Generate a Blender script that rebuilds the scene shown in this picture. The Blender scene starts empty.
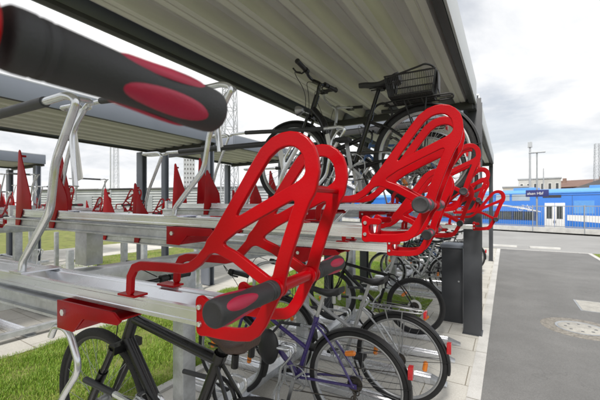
import bpy, bmesh, math, random
import numpy as np
from mathutils import Vector, Matrix
R = math.radians
rng = random.Random(7)
scene = bpy.context.scene
col = scene.collection

# ------------------------------------------------------------------ materials
MATS = {}
def mat(name, base, rough=0.5, metal=0.0, var=0.0, vscale=8.0, bump=0.0, bscale=60.0, coat=0.0, spec=0.5, stretch=None, trans=0.0, dirt=None, spangle=0.0, scuff=None):
    if name in MATS: return MATS[name]
    m = bpy.data.materials.new(name); m.use_nodes = True
    nt = m.node_tree; nd = nt.nodes; lk = nt.links
    b = nd['Principled BSDF']
    b.inputs['Base Color'].default_value = (*base, 1)
    b.inputs['Roughness'].default_value = rough
    b.inputs['Metallic'].default_value = metal
    b.inputs['Coat Weight'].default_value = coat
    b.inputs['Coat Roughness'].default_value = 0.12
    b.inputs['Specular IOR Level'].default_value = spec
    if trans: b.inputs['Transmission Weight'].default_value = trans
    tc = nd.new('ShaderNodeTexCoord'); vec = tc.outputs['Object']
    if stretch:
        mp = nd.new('ShaderNodeMapping'); mp.inputs['Scale'].default_value = stretch
        lk.new(vec, mp.inputs['Vector']); vec = mp.outputs['Vector']
    if var:
        n = nd.new('ShaderNodeTexNoise'); n.inputs['Scale'].default_value = vscale; n.inputs['Detail'].default_value = 6
        lk.new(vec, n.inputs['Vector'])
        r = nd.new('ShaderNodeValToRGB')
        r.color_ramp.elements[0].position = 0.3; r.color_ramp.elements[1].position = 0.72
        lo = dirt if dirt else tuple(c*(1-var) for c in base)
        hi = tuple(min(1, c*(1+var)) for c in base)
        r.color_ramp.elements[0].color = (*lo, 1); r.color_ramp.elements[1].color = (*hi, 1)
        lk.new(n.outputs['Fac'], r.inputs['Fac'])
        out = r.outputs['Color']
        if spangle:
            vo = nd.new('ShaderNodeTexVoronoi'); vo.inputs['Scale'].default_value = spangle; lk.new(tc.outputs['Object'], vo.inputs['Vector'])
            bw = nd.new('ShaderNodeRGBToBW'); lk.new(vo.outputs['Color'], bw.inputs['Color'])
            m3 = nd.new('ShaderNodeMapRange'); m3.inputs['To Min'].default_value = .90; m3.inputs['To Max'].default_value = 1.06; lk.new(bw.outputs['Val'], m3.inputs['Value'])
            mm = nd.new('ShaderNodeMix'); mm.data_type = 'RGBA'; mm.blend_type = 'MULTIPLY'; mm.inputs['Factor'].default_value = 1
            lk.new(out, mm.inputs['A']); lk.new(m3.outputs['Result'], mm.inputs['B']); out = mm.outputs['Result']
        if scuff:
            s1 = nd.new('ShaderNodeTexNoise'); s1.inputs['Scale'].default_value = 38; s1.inputs['Detail'].default_value = 9; s1.inputs['Roughness'].default_value = .7; s1.inputs['Distortion'].default_value = 1.2
            lk.new(tc.outputs['Object'], s1.inputs['Vector'])
            s2 = nd.new('ShaderNodeMapRange'); s2.inputs['From Min'].default_value = .66; s2.inputs['From Max'].default_value = .74; s2.inputs['To Max'].default_value = .55; lk.new(s1.outputs['Fac'], s2.inputs['Value'])
            mm = nd.new('ShaderNodeMix'); mm.data_type = 'RGBA'; mm.inputs['B'].default_value = (*scuff,1)
            lk.new(s2.outputs['Result'], mm.inputs['Factor']); lk.new(out, mm.inputs['A']); out = mm.outputs['Result']
        lk.new(out, b.inputs['Base Color'])
        mr = nd.new('ShaderNodeMapRange'); mr.inputs['To Min'].default_value = max(0.03, rough-0.12); mr.inputs['To Max'].default_value = min(1, rough+0.15)
        lk.new(n.outputs['Fac'], mr.inputs['Value']); lk.new(mr.outputs['Result'], b.inputs['Roughness'])
    if bump:
        n2 = nd.new('ShaderNodeTexNoise'); n2.inputs['Scale'].default_value = bscale; n2.inputs['Detail'].default_value = 4
        lk.new(vec, n2.inputs['Vector'])
        bp = nd.new('ShaderNodeBump'); bp.inputs['Strength'].default_value = bump; bp.inputs['Distance'].default_value = 0.01
        lk.new(n2.outputs['Fac'], bp.inputs['Height']); lk.new(bp.outputs['Normal'], b.inputs['Normal'])
    MATS[name] = m
    return m

RED    = mat('red powder coat', (0.37, 0.0004, 0.004), 0.30, var=0.14, vscale=6, bump=0.08, bscale=330, coat=0.10, spec=0.14, scuff=(.30,.05,.045))
RED2   = mat('red bracket paint', (0.34, 0.0006, 0.005), 0.36, var=0.16, vscale=9, bump=0.08, bscale=300, coat=0.08, spec=0.15, scuff=(.28,.07,.06))
GALV   = mat('galvanised steel', (0.56, 0.58, 0.60), 0.42, 0.75, var=0.22, vscale=9, bump=0.05, bscale=90, spangle=70)
ALU    = mat('bright tray metal', (0.80, 0.82, 0.86), 0.25, 0.85, var=0.07, vscale=7, bump=0.015, bscale=30, scuff=(.60,.59,.57))
RAIL   = mat('dull rail steel', (0.40, 0.42, 0.44), 0.50, 0.55, var=0.2, vscale=6, bump=0.06, bscale=70, spangle=60, scuff=(.22,.21,.19))
CHROME = mat('hoop tube steel', (0.70, 0.72, 0.74), 0.26, 0.9, var=0.10, vscale=20)
RUBBER = mat('grip rubber', (0.024, 0.025, 0.028), 0.56, bump=0.25, bscale=900, var=0.12, vscale=30)
INLAY  = mat('red grip inlay', (0.36, 0.006, 0.042), 0.42, bump=0.15, bscale=700, var=0.08, vscale=40)
SLEEVE = mat('black sleeve', (0.030, 0.032, 0.036), 0.45, var=0.2, vscale=20)
ANTHR  = mat('anthracite steel', (0.052, 0.056, 0.064), 0.42, 0.1, var=0.14, vscale=4, bump=0.04, bscale=180)
ANTHR2 = mat('dark roof beam', (0.042, 0.043, 0.046), 0.5, 0.1, var=0.15, vscale=5)
SHEET  = mat('roof sheet', (0.58, 0.575, 0.545), 0.5, 0.0, var=0.10, vscale=2.5, stretch=(5, 0.6, 5), bump=0.03, bscale=30)
PGREY  = mat('grey shelter post', (0.20, 0.22, 0.26), 0.45, 0.15, var=0.1, vscale=3)
FLASH  = mat('light roof flashing', (0.50, 0.525, 0.55), 0.35, 0.35, var=0.08, vscale=3)
FASCIA = mat('grey fascia', (0.23, 0.255, 0.305), 0.45, 0.15, var=0.08, vscale=2)
TYRE   = mat('tyre rubber', (0.015, 0.015, 0.016), 0.7, var=0.3, vscale=25, bump=0.5, bscale=220)
RIM    = mat('alloy rim', (0.42, 0.43, 0.44), 0.36, 0.85, var=0.12)
RIMBLK = mat('black rim', (0.03, 0.03, 0.032), 0.35, 0.3, var=0.1)
SPOKE  = mat('spoke steel', (0.34, 0.35, 0.36), 0.45, 0.6)
BLKPNT = mat('black frame paint', (0.008, 0.008, 0.009), 0.28, var=0.2, vscale=15, coat=0.2, spec=.35)
BLKPL  = mat('black plastic', (0.011, 0.011, 0.012), 0.5, var=0.2, vscale=30)
SILVER = mat('silver frame paint', (0.50, 0.51, 0.52), 0.3, 0.6, var=0.08)
PURPLE = mat('purple frame paint', (0.045, 0.026, 0.165), 0.28, var=0.15, vscale=14, coat=0.4)
GOLD   = mat('graphite frame paint', (0.10, 0.10, 0.095), 0.32, 0.4, var=0.1, coat=0.3)
BLUEP  = mat('blue frame paint', (0.05, 0.13, 0.35), 0.3, var=0.1, coat=0.4)
GREENP = mat('dark green frame paint', (0.02, 0.07, 0.05), 0.3, var=0.1, coat=0.4)
BROWN  = mat('brown leather', (0.055, 0.030, 0.022), 0.45, var=0.25, vscale=16, bump=0.25, bscale=140)
BLKSAD = mat('black saddle vinyl', (0.016, 0.016, 0.018), 0.42, var=0.25, vscale=12, bump=0.15, bscale=160)
ORANGE = mat('amber reflector', (0.85, 0.24, 0.02), 0.25, coat=0.5)
REDREF = mat('red reflector', (0.50, 0.01, 0.015), 0.2, coat=0.5)
CHAINM = mat('oily chain steel', (0.10, 0.09, 0.08), 0.45, 0.8, var=0.3, vscale=40)
WHITEP = mat('white plastic', (0.75, 0.75, 0.73), 0.4, var=0.06)

# ------------------------------------------------------------------ mesh builder
class MB:
    def __init__(s): s.v = []; s.f = []
    def add(s, vs, fs):
        o = len(s.v); s.v += [tuple(p) for p in vs]; s.f += [tuple(i+o for i in f) for f in fs]
    def box(s, x0, x1, y0, y1, z0, z1):
        s.add([(x0,y0,z0),(x1,y0,z0),(x1,y1,z0),(x0,y1,z0),(x0,y0,z1),(x1,y0,z1),(x1,y1,z1),(x0,y1,z1)],
              [(0,3,2,1),(4,5,6,7),(0,1,5,4),(1,2,6,5),(2,3,7,6),(3,0,4,7)])
    def bar(s, p, q, w, h, up=(0,0,1)):
        p = Vector(p); q = Vector(q); d = (q-p).normalized(); u = Vector(up)
        if abs(d.dot(u)) > 0.95: u = Vector((1,0,0))
        a = d.cross(u).normalized()*(w/2); b = a.normalized().cross(d).normalized()*(h/2)
        s.add([p-a-b, p+a-b, p+a+b, p-a+b, q-a-b, q+a-b, q+a+b, q-a+b],
              [(0,1,2,3),(7,6,5,4),(4,5,1,0),(5,6,2,1),(6,7,3,2),(7,4,0,3)])
    def tube(s, pts, r, n=10, caps=True, closed=False):
        pts = [Vector(p) for p in pts]; N = len(pts)
        rs = list(r) if isinstance(r, (list, tuple)) else [r]*N
        tang = []
        for i in range(N):
            if closed: t = pts[(i+1) % N]-pts[i-1]
            elif i == 0: t = pts[1]-pts[0]
            elif i == N-1: t = pts[-1]-pts[-2]
            else: t = (pts[i+1]-pts[i]).normalized()+(pts[i]-pts[i-1]).normalized()
            tang.append(t.normalized())
        u = Vector((0,0,1))
        if abs(tang[0].dot(u)) > 0.9: u = Vector((0,1,0))
        a = tang[0].cross(u).normalized(); vs = []; fs = []
        for i in range(N):
            a = (a - tang[i]*a.dot(tang[i])).normalized(); b = tang[i].cross(a)
            for k in range(n):
                an = 2*math.pi*k/n
                vs.append(pts[i]+(a*math.cos(an)+b*math.sin(an))*rs[i])
        M = N if closed else N-1
        for i in range(M):
            j = (i+1) % N
            for k in range(n):
                l = (k+1) % n
                fs.append((i*n+k, i*n+l, j*n+l, j*n+k))
        if caps and not closed:
            fs.append(tuple(range(n-1,-1,-1))); fs.append(tuple((N-1)*n+k for k in range(n)))
        s.add(vs, fs)
    def prism(s, poly, fn, h0, h1):
        n = len(poly); vs = [fn(a,b,h0) for a,b in poly]+[fn(a,b,h1) for a,b in poly]
        s.add(vs, [tuple(range(n-1,-1,-1)), tuple(range(n,2*n))]+[(i,(i+1)%n,n+(i+1)%n,n+i) for i in range(n)])
    def profx(s, poly, x0, x1): s.prism(poly, lambda a,b,h: (h,a,b), x0, x1)
    def profy(s, poly, y0, y1): s.prism(poly, lambda a,b,h: (a,h,b), y0, y1)
    def profz(s, poly, z0, z1): s.prism(poly, lambda a,b,h: (a,b,h), z0, z1)
    def lathe(s, prof, o=(0,0,0), ax=(0,1,0), n=24):
        o = Vector(o); ax = Vector(ax).normalized()
        u = Vector((0,0,1)) if abs(ax.z) < 0.9 else Vector((1,0,0))
        a = ax.cross(u).normalized(); b = ax.cross(a); vs = []; fs = []
        for t, r in prof:
            for k in range(n):
                an = 2*math.pi*k/n
                vs.append(o+ax*t+(a*math.cos(an)+b*math.sin(an))*max(r, 1e-5))
        for i in range(len(prof)-1):
            for k in range(n):
                l = (k+1) % n; fs.append((i*n+k, i*n+l, (i+1)*n+l, (i+1)*n+k))
        s.add(vs, fs)
    def ring(s, c, ax, Rr, r, N=48, n=8, sy=1.0):
        c = Vector(c); ax = Vector(ax).normalized()
        u = Vector((0,0,1)) if abs(ax.z) < 0.9 else Vector((1,0,0))
        a = ax.cross(u).normalized(); b = ax.cross(a); vs = []; fs = []
        for i in range(N):
            t = 2*math.pi*i/N; e = a*math.cos(t)+b*math.sin(t)
            for k in range(n):
                p = 2*math.pi*k/n
                vs.append(c+e*(Rr+r*math.cos(p))+ax*(r*sy*math.sin(p)))
        for i in range(N):
            j = (i+1) % N
            for k in range(n):
                l = (k+1) % n; fs.append((i*n+k, i*n+l, j*n+l, j*n+k))
        s.add(vs, fs)
    def ball(s, c, rx, ry, rz, n=12, m=8):
        vs = []; fs = []
        for i in range(m+1):
            t = math.pi*i/m
            for k in range(n):
                p = 2*math.pi*k/n
                vs.append((c[0]+rx*math.sin(t)*math.cos(p), c[1]+ry*math.sin(t)*math.sin(p), c[2]+rz*math.cos(t)))
        for i in range(m):
            for k in range(n):
                l = (k+1) % n; fs.append((i*n+k, (i+1)*n+k, (i+1)*n+l, i*n+l))
        s.add(vs, fs)
    def build(s, name, m, parent=None, bevel=0.0, smooth=True, ang=35, label=None, loc=None):
        me = bpy.data.meshes.new(name); me.from_pydata(s.v, [], s.f); me.update()
        bm = bmesh.new(); bm.from_mesh(me)
        bmesh.ops.remove_doubles(bm, verts=bm.verts, dist=1e-5)
        bmesh.ops.recalc_face_normals(bm, faces=bm.faces)
        if bevel:
            es = [e for e in bm.edges if len(e.link_faces) == 2 and e.calc_face_angle(0) > R(40)]
            bmesh.ops.bevel(bm, geom=es, offset=bevel, segments=2, affect='EDGES', profile=0.6, clamp_overlap=True)
        bm.to_mesh(me); bm.free()
        if smooth and len(me.polygons):
            me.polygons.foreach_set('use_smooth', [True]*len(me.polygons)); me.set_sharp_from_angle(angle=R(ang))
        me.materials.append(m)
        o = bpy.data.objects.new(name, me); col.objects.link(o)
        if parent: o.parent = parent
        if loc: o.location = loc
        if label: o['label'] = label
        return o

def tag(o, label=None, cat=None, group=None, kind=None):
    if label: o['label'] = label
    if cat: o['category'] = cat
    if group: o['group'] = group
    if kind: o['kind'] = kind
    return o
def empty(name, loc=(0,0,0), rz=0.0, ry=0.0, rx=0.0):
    o = bpy.data.objects.new(name, None); col.objects.link(o)
    o.empty_display_size = 0.1
    o.location = loc; o.rotation_euler = (rx, ry, rz)
    return o
def copy_tree(o, parent=None):
    c = o.copy(); col.objects.link(c); c.parent = parent
    for ch in list(o.children): copy_tree(ch, c)
    return c
def arc(c, r, a0, a1, n, plane='xz', off=0.0):
    out = []
    for i in range(n+1):
        t = R(a0+(a1-a0)*i/n); x = c[0]+r*math.cos(t); y = c[1]+r*math.sin(t)
        out.append((x, off, y) if plane == 'xz' else (off, x, y))
    return out
def smooth_path(pts, it=2):
    pts = [Vector(p) for p in pts]
    for _ in range(it):
        q = [pts[0]]
        for a, b in zip(pts, pts[1:]):
            q += [a*0.75+b*0.25, a*0.25+b*0.75]
        q.append(pts[-1]); pts = q
    return pts

def bend(pts, rad=.035, n=5):
    pts = [Vector(p) for p in pts]; out = [pts[0]]
    for a, b, c in zip(pts, pts[1:], pts[2:]):
        r0 = min(rad, (b-a).length*.48, (c-b).length*.48); p = b+(a-b).normalized()*r0; q = b+(c-b).normalized()*r0
        for i in range(n+1):
            t = i/n; out.append(p*(1-t)**2+b*2*t*(1-t)+q*t*t)
    out.append(pts[-1]); return out

# ------------------------------------------------------------------ cut steel side plate: outline of a union of rounded strokes
def outline(strokes, polys, h=0.0022, k=0.010):
    P = [p for st in strokes for p in st[0]]
    x0 = min(p[0] for p in P)-.04; x1 = max(p[0] for p in P)+.04; y0 = min(p[1] for p in P)-.04; y1 = max(p[1] for p in P)+.04
    nx = int((x1-x0)/h)+1; ny = int((y1-y0)/h)+1
    X, Y = np.meshgrid(x0+h*np.arange(nx), y0+h*np.arange(ny), indexing='ij')
    D = np.full(X.shape, 9.0)
    def smin(a, b):
        t = np.clip(0.5+0.5*(b-a)/k, 0, 1); return b*(1-t)+a*t-k*t*(1-t)
    for pts, w in strokes:
        S = np.full(X.shape, 9.0)
        for (ax, ay), (bx, by) in zip(pts, pts[1:]):
            dx, dy = bx-ax, by-ay
            t = np.clip(((X-ax)*dx+(Y-ay)*dy)/(dx*dx+dy*dy), 0, 1)
            S = np.minimum(S, np.hypot(X-ax-t*dx, Y-ay-t*dy)-w)
        D = smin(D, S)
    def ip(a, b):
        va, vb = D[a], D[b]; t = va/(va-vb)
        return (X[a]+t*(X[b]-X[a]), Y[a]+t*(Y[b]-Y[a]))
    pos = {}
    nxt = {}
    for i in range(nx-1):
        for j in range(ny-1):
            c = [(i,j),(i+1,j),(i+1,j+1),(i,j+1)]
            ins = [D[q] < 0 for q in c]
            if all(ins) or not any(ins): continue
            ex = []
            for e in range(4):
                a, b = c[e], c[(e+1) % 4]
                if ins[e] != ins[(e+1) % 4]:
                    key = (min(a,b), max(a,b)); pos[key] = ip(*key); ex.append((key, ins[e]))
            outs = [q for q in ex if q[1]]; inn = [q for q in ex if not q[1]]
            for a, b in zip(outs, inn): nxt[a[0]] = b[0]
    loops = []; seen = set()
    for st in list(nxt):
        if st in seen: continue
        L = []; q = st
        while q in nxt and q not in seen:
            seen.add(q); L.append(pos[q]); q = nxt[q]
        if len(L) > 8: loops.append(L)
    def rdp(p, eps):
        if len(p) < 3: return p
        a = np.array(p[0]); b = np.array(p[-1]); ab = b-a; n = np.hypot(*ab)
        pp = np.array(p)
        if n < 1e-9: d = np.hypot(*(pp-a).T)
        else: d = np.abs(ab[0]*(pp[:,1]-a[1])-ab[1]*(pp[:,0]-a[0]))/n
        i = int(d.argmax())
        if d[i] < eps: return [p[0], p[-1]]
        return rdp(p[:i+1], eps)[:-1]+rdp(p[i:], eps)
    out = []
    for L in loops:
        m = len(L)//2
        out.append(rdp(L[:m+1], 0.00025)[:-1]+rdp(L[m:]+[L[0]], 0.00025)[:-1])
    return out
def plate_mesh(name, loops, thick, bev, m):
    cu = bpy.data.curves.new(name, 'CURVE'); cu.dimensions = '2D'; cu.fill_mode = 'BOTH'
    cu.extrude = thick/2-bev; cu.bevel_depth = bev; cu.bevel_resolution = 2; cu.offset = -bev
    for L in loops:
        sp = cu.splines.new('POLY'); sp.points.add(len(L)-1)
        for p, (x, y) in zip(sp.points, L): p.co = (x, y, 0, 1)
        sp.use_cyclic_u = True
    to = bpy.data.objects.new('tmp', cu); col.objects.link(to)
    dg = bpy.context.evaluated_depsgraph_get(); dg.update()
    me = bpy.data.meshes.new_from_object(to.evaluated_get(dg))
    bpy.data.objects.remove(to); bpy.data.curves.remove(cu)
    # curve plane (x,y) -> (x,z)
    me.transform(Matrix.Rotation(R(90), 4, 'X'))
    me.name = name
    me.polygons.foreach_set('use_smooth', [True]*len(me.polygons)); me.set_sharp_from_angle(angle=R(40))
    me.materials.clear(); me.materials.append(m)
    return me

W_ = 0.0125
PLATE = outline([
    ([(-.141,.069),(-.081,.152),(-.045,.203),(-.022,.233),(-.002,.248),(.014,.253),(.027,.254),(.041,.251),(.052,.244),(.062,.232),(.067,.217),(.069,.198),(.066,.183),(.060,.168)], .0125),
    ([(.060,.168),(.041,.124),(.026,.083),(.012,.041),(.001,.0)], .0125),
    ([(-.141,.069),(-.088,.105),(-.034,.132),(.027,.161),(.058,.176)], .0118),
    ([(-.141,.066),(-.088,.047),(-.056,.029),(-.009,.003)], .0105),
    ([(-.386,-.050),(-.384,-.018),(-.370,.003),(-.349,.010),(-.276,.013),(-.222,.014),(-.200,.019),(-.178,.033),(-.141,.069)], .0098),
    ([(.001,.0),(-.014,-.030),(-.030,-.062),(-.043,-.080),(-.058,-.090),(-.085,-.095),(-.126,-.098),(-.165,-.098)], .0118),
    ([(-.172,-.044),(-.172,-.100)], .0100),
    ([(-.172,-.050),(-.135,-.050)], .0095),
], [])
PLATE_ME = plate_mesh('side_plate', PLATE, 0.010, 0.0022, RED)

# ------------------------------------------------------------------ two-tier rack: upper tray
GRIP = [(0,.0),(0,.0150),(.002,.0168),(.006,.0172),(.0115,.0172),(.0122,.0162),(.0140,.0162),(.0147,.0170),(.0185,.0169),(.0192,.0160),(.0210,.0160),(.0217,.0168),(.06,.0163),(.085,.0170),(.105,.0186),(.122,.0195),(.140,.0195),(.1445,.0190),(.1465,.0178),(.1472,.0160),(.1474,.0148),(.1468,.0140),(.1468,.0),]
def grip_r(t):
    for (a,ra),(b,rb) in zip(GRIP[2:], GRIP[3:]):
        if a <= t <= b: return ra+(rb-ra)*(t-a)/(b-a)
    return .017
def make_upper(high, inl, near=False):
    root = empty('upper_bike_tray')
    # sliding tray
    pr = [(-.058,-.100),(-.034,-.100),(-.034,-.096),(.034,-.096),(.034,-.100),(.058,-.100),(.058,-.092),(.0565,-.090),(.0565,-.072),(.058,-.070),(.058,-.064),(.046,-.064),(.043,-.069),(.031,-.070),(.018,-.092),(-.018,-.092),(-.031,-.070),(-.043,-.069),(-.046,-.064),(-.058,-.064),(-.058,-.070),(-.0565,-.072),(-.0565,-.090),(-.058,-.092)]
    t = MB(); t.profx(pr, -2.32, -.166); t.build('tray', ALU, root, smooth=False)
    # fixed rail
    bd = -.33 if high else 0
    rp = [(-.046,-.103),(.046,-.103),(.046,-.110),(.074,-.110),(.074,-.117),(.060,-.119),(.056,-.124),(.056,-.150),(.066,-.153),(.066,-.160),(-.066,-.160),(-.066,-.153),(-.056,-.150),(-.056,-.124),(-.060,-.119),(-.074,-.117),(-.074,-.110),(-.046,-.110)]
    r = MB(); r.profx(rp, -2.38, -.66+bd); ra = r.build('fixed_rail', GALV, root, smooth=False)
    b = MB()
    b.lathe([(0,0),(0,.011),(.007,.011),(.007,.006),(.018,.006),(.018,0)], (-.660+bd,-.045,-.132), (1,0,0), 6)
    b.lathe([(0,0),(0,.011),(.007,.011),(.007,.006),(.018,.006),(.018,0)], (-.660+bd,.045,-.132), (1,0,0), 6)
    b.build('bolt', CHROME, ra)
    if high:
        st = MB(); st.box(-1.695,-1.595,-.042,.042,-.330,-.161); st.build('support_stub', GALV, root, bevel=.003)
    # red carriage bracket
    c = MB()
    for s in (-1, 1):
        y = s*.079
        c.profy([(-.655,-.101),(-.560,-.101),(-.425,-.101),(-.400,-.118),(-.412,-.128),(-.545,-.134),(-.585,-.173),(-.655,-.173)], y-.003, y+.003)
    c.box(-.6550,-.648,-.0755,.0755,-.171,-.103)
    vs = [(-.585,-.170),(-.548,-.137),(-.48,-.122),(-.44,-.126),(-.410,-.118)]
    for (xa,za),(xb,zb) in zip(vs, vs[1:]):
        c.bar((xa,0,za),(xb,0,zb), .150, .004)
    c.build('carriage_bracket', RED2, root, bevel=.0012, loc=(bd,0,0))
    n = MB(); n.lathe([(0,0),(0,.009),(.006,.009),(.006,0)], (-.622+bd,-.088,-.128), (0,1,0), 6); n.build('bracket_bolt', CHROME, root)
    # handle plates either side of the tray
    for s in (-1, 1):
        o = bpy.data.objects.new('handle_plate', PLATE_ME); col.objects.link(o); o.parent = root; o.location = (0, s*.0665, 0)
        q = MB(); q.box(-.425,-.366, min(s*.036,s*.0712), max(s*.036,s*.0712), -.0636,-.0585); q.build('plate_foot', RED, o, bevel=.001, loc=(0,-s*.0665,0))
        for (bx, bz) in ((-.172,-.055),(-.172,-.088)):
            bt = MB(); bt.lathe([(0,0),(0,.0058),(.004,.005),(.0045,0)], (bx, s*.0055, bz), (0,s,0), 12)
            bt.build('plate_bolt', CHROME, o)
    e = MB(); e.profx([(-.0605,-.102),(.0605,-.102),(.0605,-.045),(.040,-.045),(.018,-.088),(-.018,-.088),(-.040,-.045),(-.0605,-.045)], -.1645,-.1595)
    e.build('tray_end_plate', RED, root, bevel=.001)
    # handle bar with two grips
    hb = MB(); hb.lathe([(-.0690,0),(-.0690,.0110),(.0690,.0110),(.0690,0)], (0,0,0), (0,1,0), 20)
    for s in (-1, 1):
        hb.lathe([(.0545,.011),(.0555,.0165),(.0605,.0165),(.0612,.0150),(.0718,.0150),(.0725,.0172),(.078,.0172),(.0785,.012)], (0,0,0), (0,s,0), 24)
    hbo = hb.build('handle_bar', RED, root)
    hb = MB(); hb.lathe([(-.066,0),(-.066,.0062),(.066,.0062),(.066,0)], (.058,0,.171), (0,1,0), 12); hb.build('tie_rod', RED, root)
    for s in (-1, 1):
        g = MB(); g.lathe(GRIP, (0,s*.079,0), (0,s,0), 40); go = g.build('grip', RUBBER, hbo, ang=50)
        if near: go.scale = (1,1.063,1)
        for a0 in (inl, inl+90, inl+180, inl+270):
            vs = []; fs = []; NR, NA = 6, 28; tc, hl, ha = .101, .039, .56
            vs.append(None)
            for i in range(NR+1):
                q = i/NR; rows = 1 if i == 0 else NA
                for j in range(rows):
                    an = 2*math.pi*j/NA
                    t = tc+hl*q*math.cos(an); th = R(a0)+ha*q*math.sin(an)
                    rr = grip_r(t)+.0017*math.sqrt(max(0, 1-q**2.6))-(.0004 if i == NR else 0)
                    p = (rr*math.cos(th), s*(.079+t), rr*math.sin(th))
                    if i == 0: vs[0] = p
                    else: vs.append(p)
            for j in range(NA): fs.append((0, 1+j, 1+(j+1) % NA))
            for i in range(1, NR):
                for j in range(NA):
                    l = (j+1) % NA; A = 1+(i-1)*NA; B = 1+i*NA
                    fs.append((A+j, B+j, B+l, A+l))
            m = MB(); m.add(vs, fs); m.build('inlay', INLAY, hbo, ang=60)
    # front-wheel hoop and its arm
    dx = 0 if not high else -.055
    h = MB()
    y = -.040
    h.tube(bend([(-.935+dx,y,-.062),(-.93+dx,y,-.03),(-.775+dx,y,.125),(-.748+dx,y,.265),(-.640+dx,y,.425),(-.68+dx,y-.006,.442),(-.82+dx,y-.006,.439)], .03), .0108, 12)
    h.tube(bend([(-.655+dx,y+.01,.432),(-.67+dx,.02,.440),(-.72+dx,.03,.440),(-.765+dx,.012,.36),(-.745+dx,.012,.20)], .03), .0075, 10)
    h.box(-.975+dx,-.90+dx,-.0570,.0570,-.0636,-.0590)
    ho = h.build('wheel_hoop', CHROME, root)
    h = MB(); zt_ = .485 if high else .45; by = -.036
    h.tube(bend([(-1.86,by,-.062),(-1.85,by,.02),(-1.79,by,.20),(-1.66,by,zt_-.02),(-1.70,by,zt_),(-1.86,by,zt_+.002),(-1.87,by+.07,zt_+.002),(-1.70,by+.07,zt_+.002),(-1.64,by+.02,zt_),(-1.45,by,zt_-.008)], .03), .0100, 12)
    h.box(-1.90,-1.82,-.0570,.0570,-.0636,-.0590)
    hb_ = h.build('wheel_hoop', CHROME, root)
    a = MB(); a.tube([(-.79+dx,y-.006,.4395),(-1.50,by,zt_-.006)], .0150, 14); a.build('hoop_arm', SLEEVE, ho)
    w = MB(); w.bar((-.80+dx,.03,.42),(-.755+dx,.03,.22),.004,.03); w.build('hoop_strap', WHITEP, ho)
    # rear stop fin
    f = MB(); zt = .33 if high else .26
    for ox, y0, zz in ((0,.0595,zt),(-.16,-.0645,zt*.84),(.20,-.0645,zt*.62)):
        f.profy([(-2.10+ox,-.16),(-2.06+ox,-.16),(-2.02+ox,-.058),(-1.925+ox,-.058),(-1.935+ox,.02),(-2.030+ox,zz*.80),(-2.052+ox,zz),(-2.062+ox,zz+.006),(-2.072+ox,zz-.005)], y0, y0+.005)
        f.bar((-2.058+ox,y0+.0025,zz-.03),(-2.058+ox,y0+.03,zz-.03),.02,.012)
    f.build('wheel_stop_fin', RED2, root, bevel=.001)
    k = MB(); k.box(-2.333,-1.84,-.0565,.0565,-.1022,-.1003); k.box(-2.345,-2.3205,-.066,.066,-.1025,-.040); k.build('tray_clamp', GALV, root, bevel=.002)
    return root

def make_lower(tall=False):
    root = empty('ground_bike_tray')
    pr = [(-.055,.004),(.055,.004),(.055,.050),(.045,.050),(.040,.038),(.028,.036),(.018,.022),(-.018,.022),(-.028,.036),(-.040,.038),(-.045,.050),(-.055,.050)]
    t = MB(); t.profx(pr, -1.95, -.10); t.build('tray', ALU, root, bevel=.001)
    n = MB(); n.add([(-.0995,-.055,.004),(-.0995,.055,.004),(-.0995,.055,.050),(-.0995,-.055,.050),(.03,-.045,.002),(.03,.045,.002),(.03,.045,.010),(.03,-.045,.010)],
                    [(0,3,2,1),(4,5,6,7),(0,1,5,4),(1,2,6,5),(2,3,7,6),(3,0,4,7)]); n.build('ramp', GALV, root, bevel=.001)
    z = 1.0 if not tall else 1.0
    h = MB(); xh = -.90 if not tall else -.68; H = .52 if not tall else 1.09
    if tall:
        h.tube(bend([(-.78,.0,.049),(-.78,.0,.5),(-.76,.0,.84),(-.69,.0,.96),(-.595,.0,1.07),(-.655,.0,1.175),(-.725,.0,1.175),(-.75,.0,1.135)],.04), .0095, 12)
    else:
        for s in (-1, 1):
            y = s*.036; P = [(xh-.10,y,.048),(xh-.10,y,.16),(xh-.05,y,.26),(xh-.04,y,.36),(xh+.05,y,H-.05),(xh+.04,y*.9,H),(xh-.02,y*.8,H+.002)]
            h.tube(bend(P, .03), .0095, 10)
        q = P[-1]
        h.tube(smooth_path([(q[0],-abs(q[1]),q[2]),(q[0]-.03,-.028,q[2]),(q[0]-.035,0,q[2]),(q[0]-.03,.028,q[2]),(q[0],abs(q[1]),q[2])]), .0105, 10)
    if not tall:
        h.tube(smooth_path([(xh+.035,-.05,H),(xh+.02,-.062,H),(xh-.03,-.062,H),(xh-.19,-.062,H-.002)]), .012, 10)
    h.box(xh-.13,xh-.06,-.054,.054,.0505,.056)
    ho = h.build('wheel_hoop', CHROME, root)
    if not tall:
        a = MB(); a.tube([(xh-.15,-.062,H-.001),(xh-.36,-.062,H-.009)], .0145, 12); a.build('hoop_arm', SLEEVE, ho)
    return root

CAM_H = 1.55
YAW = R(4)
def yk(k): return [-.018,.5355,1.015,1.55,2.10,2.59,3.11,3.63,4.10][k]
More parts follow.
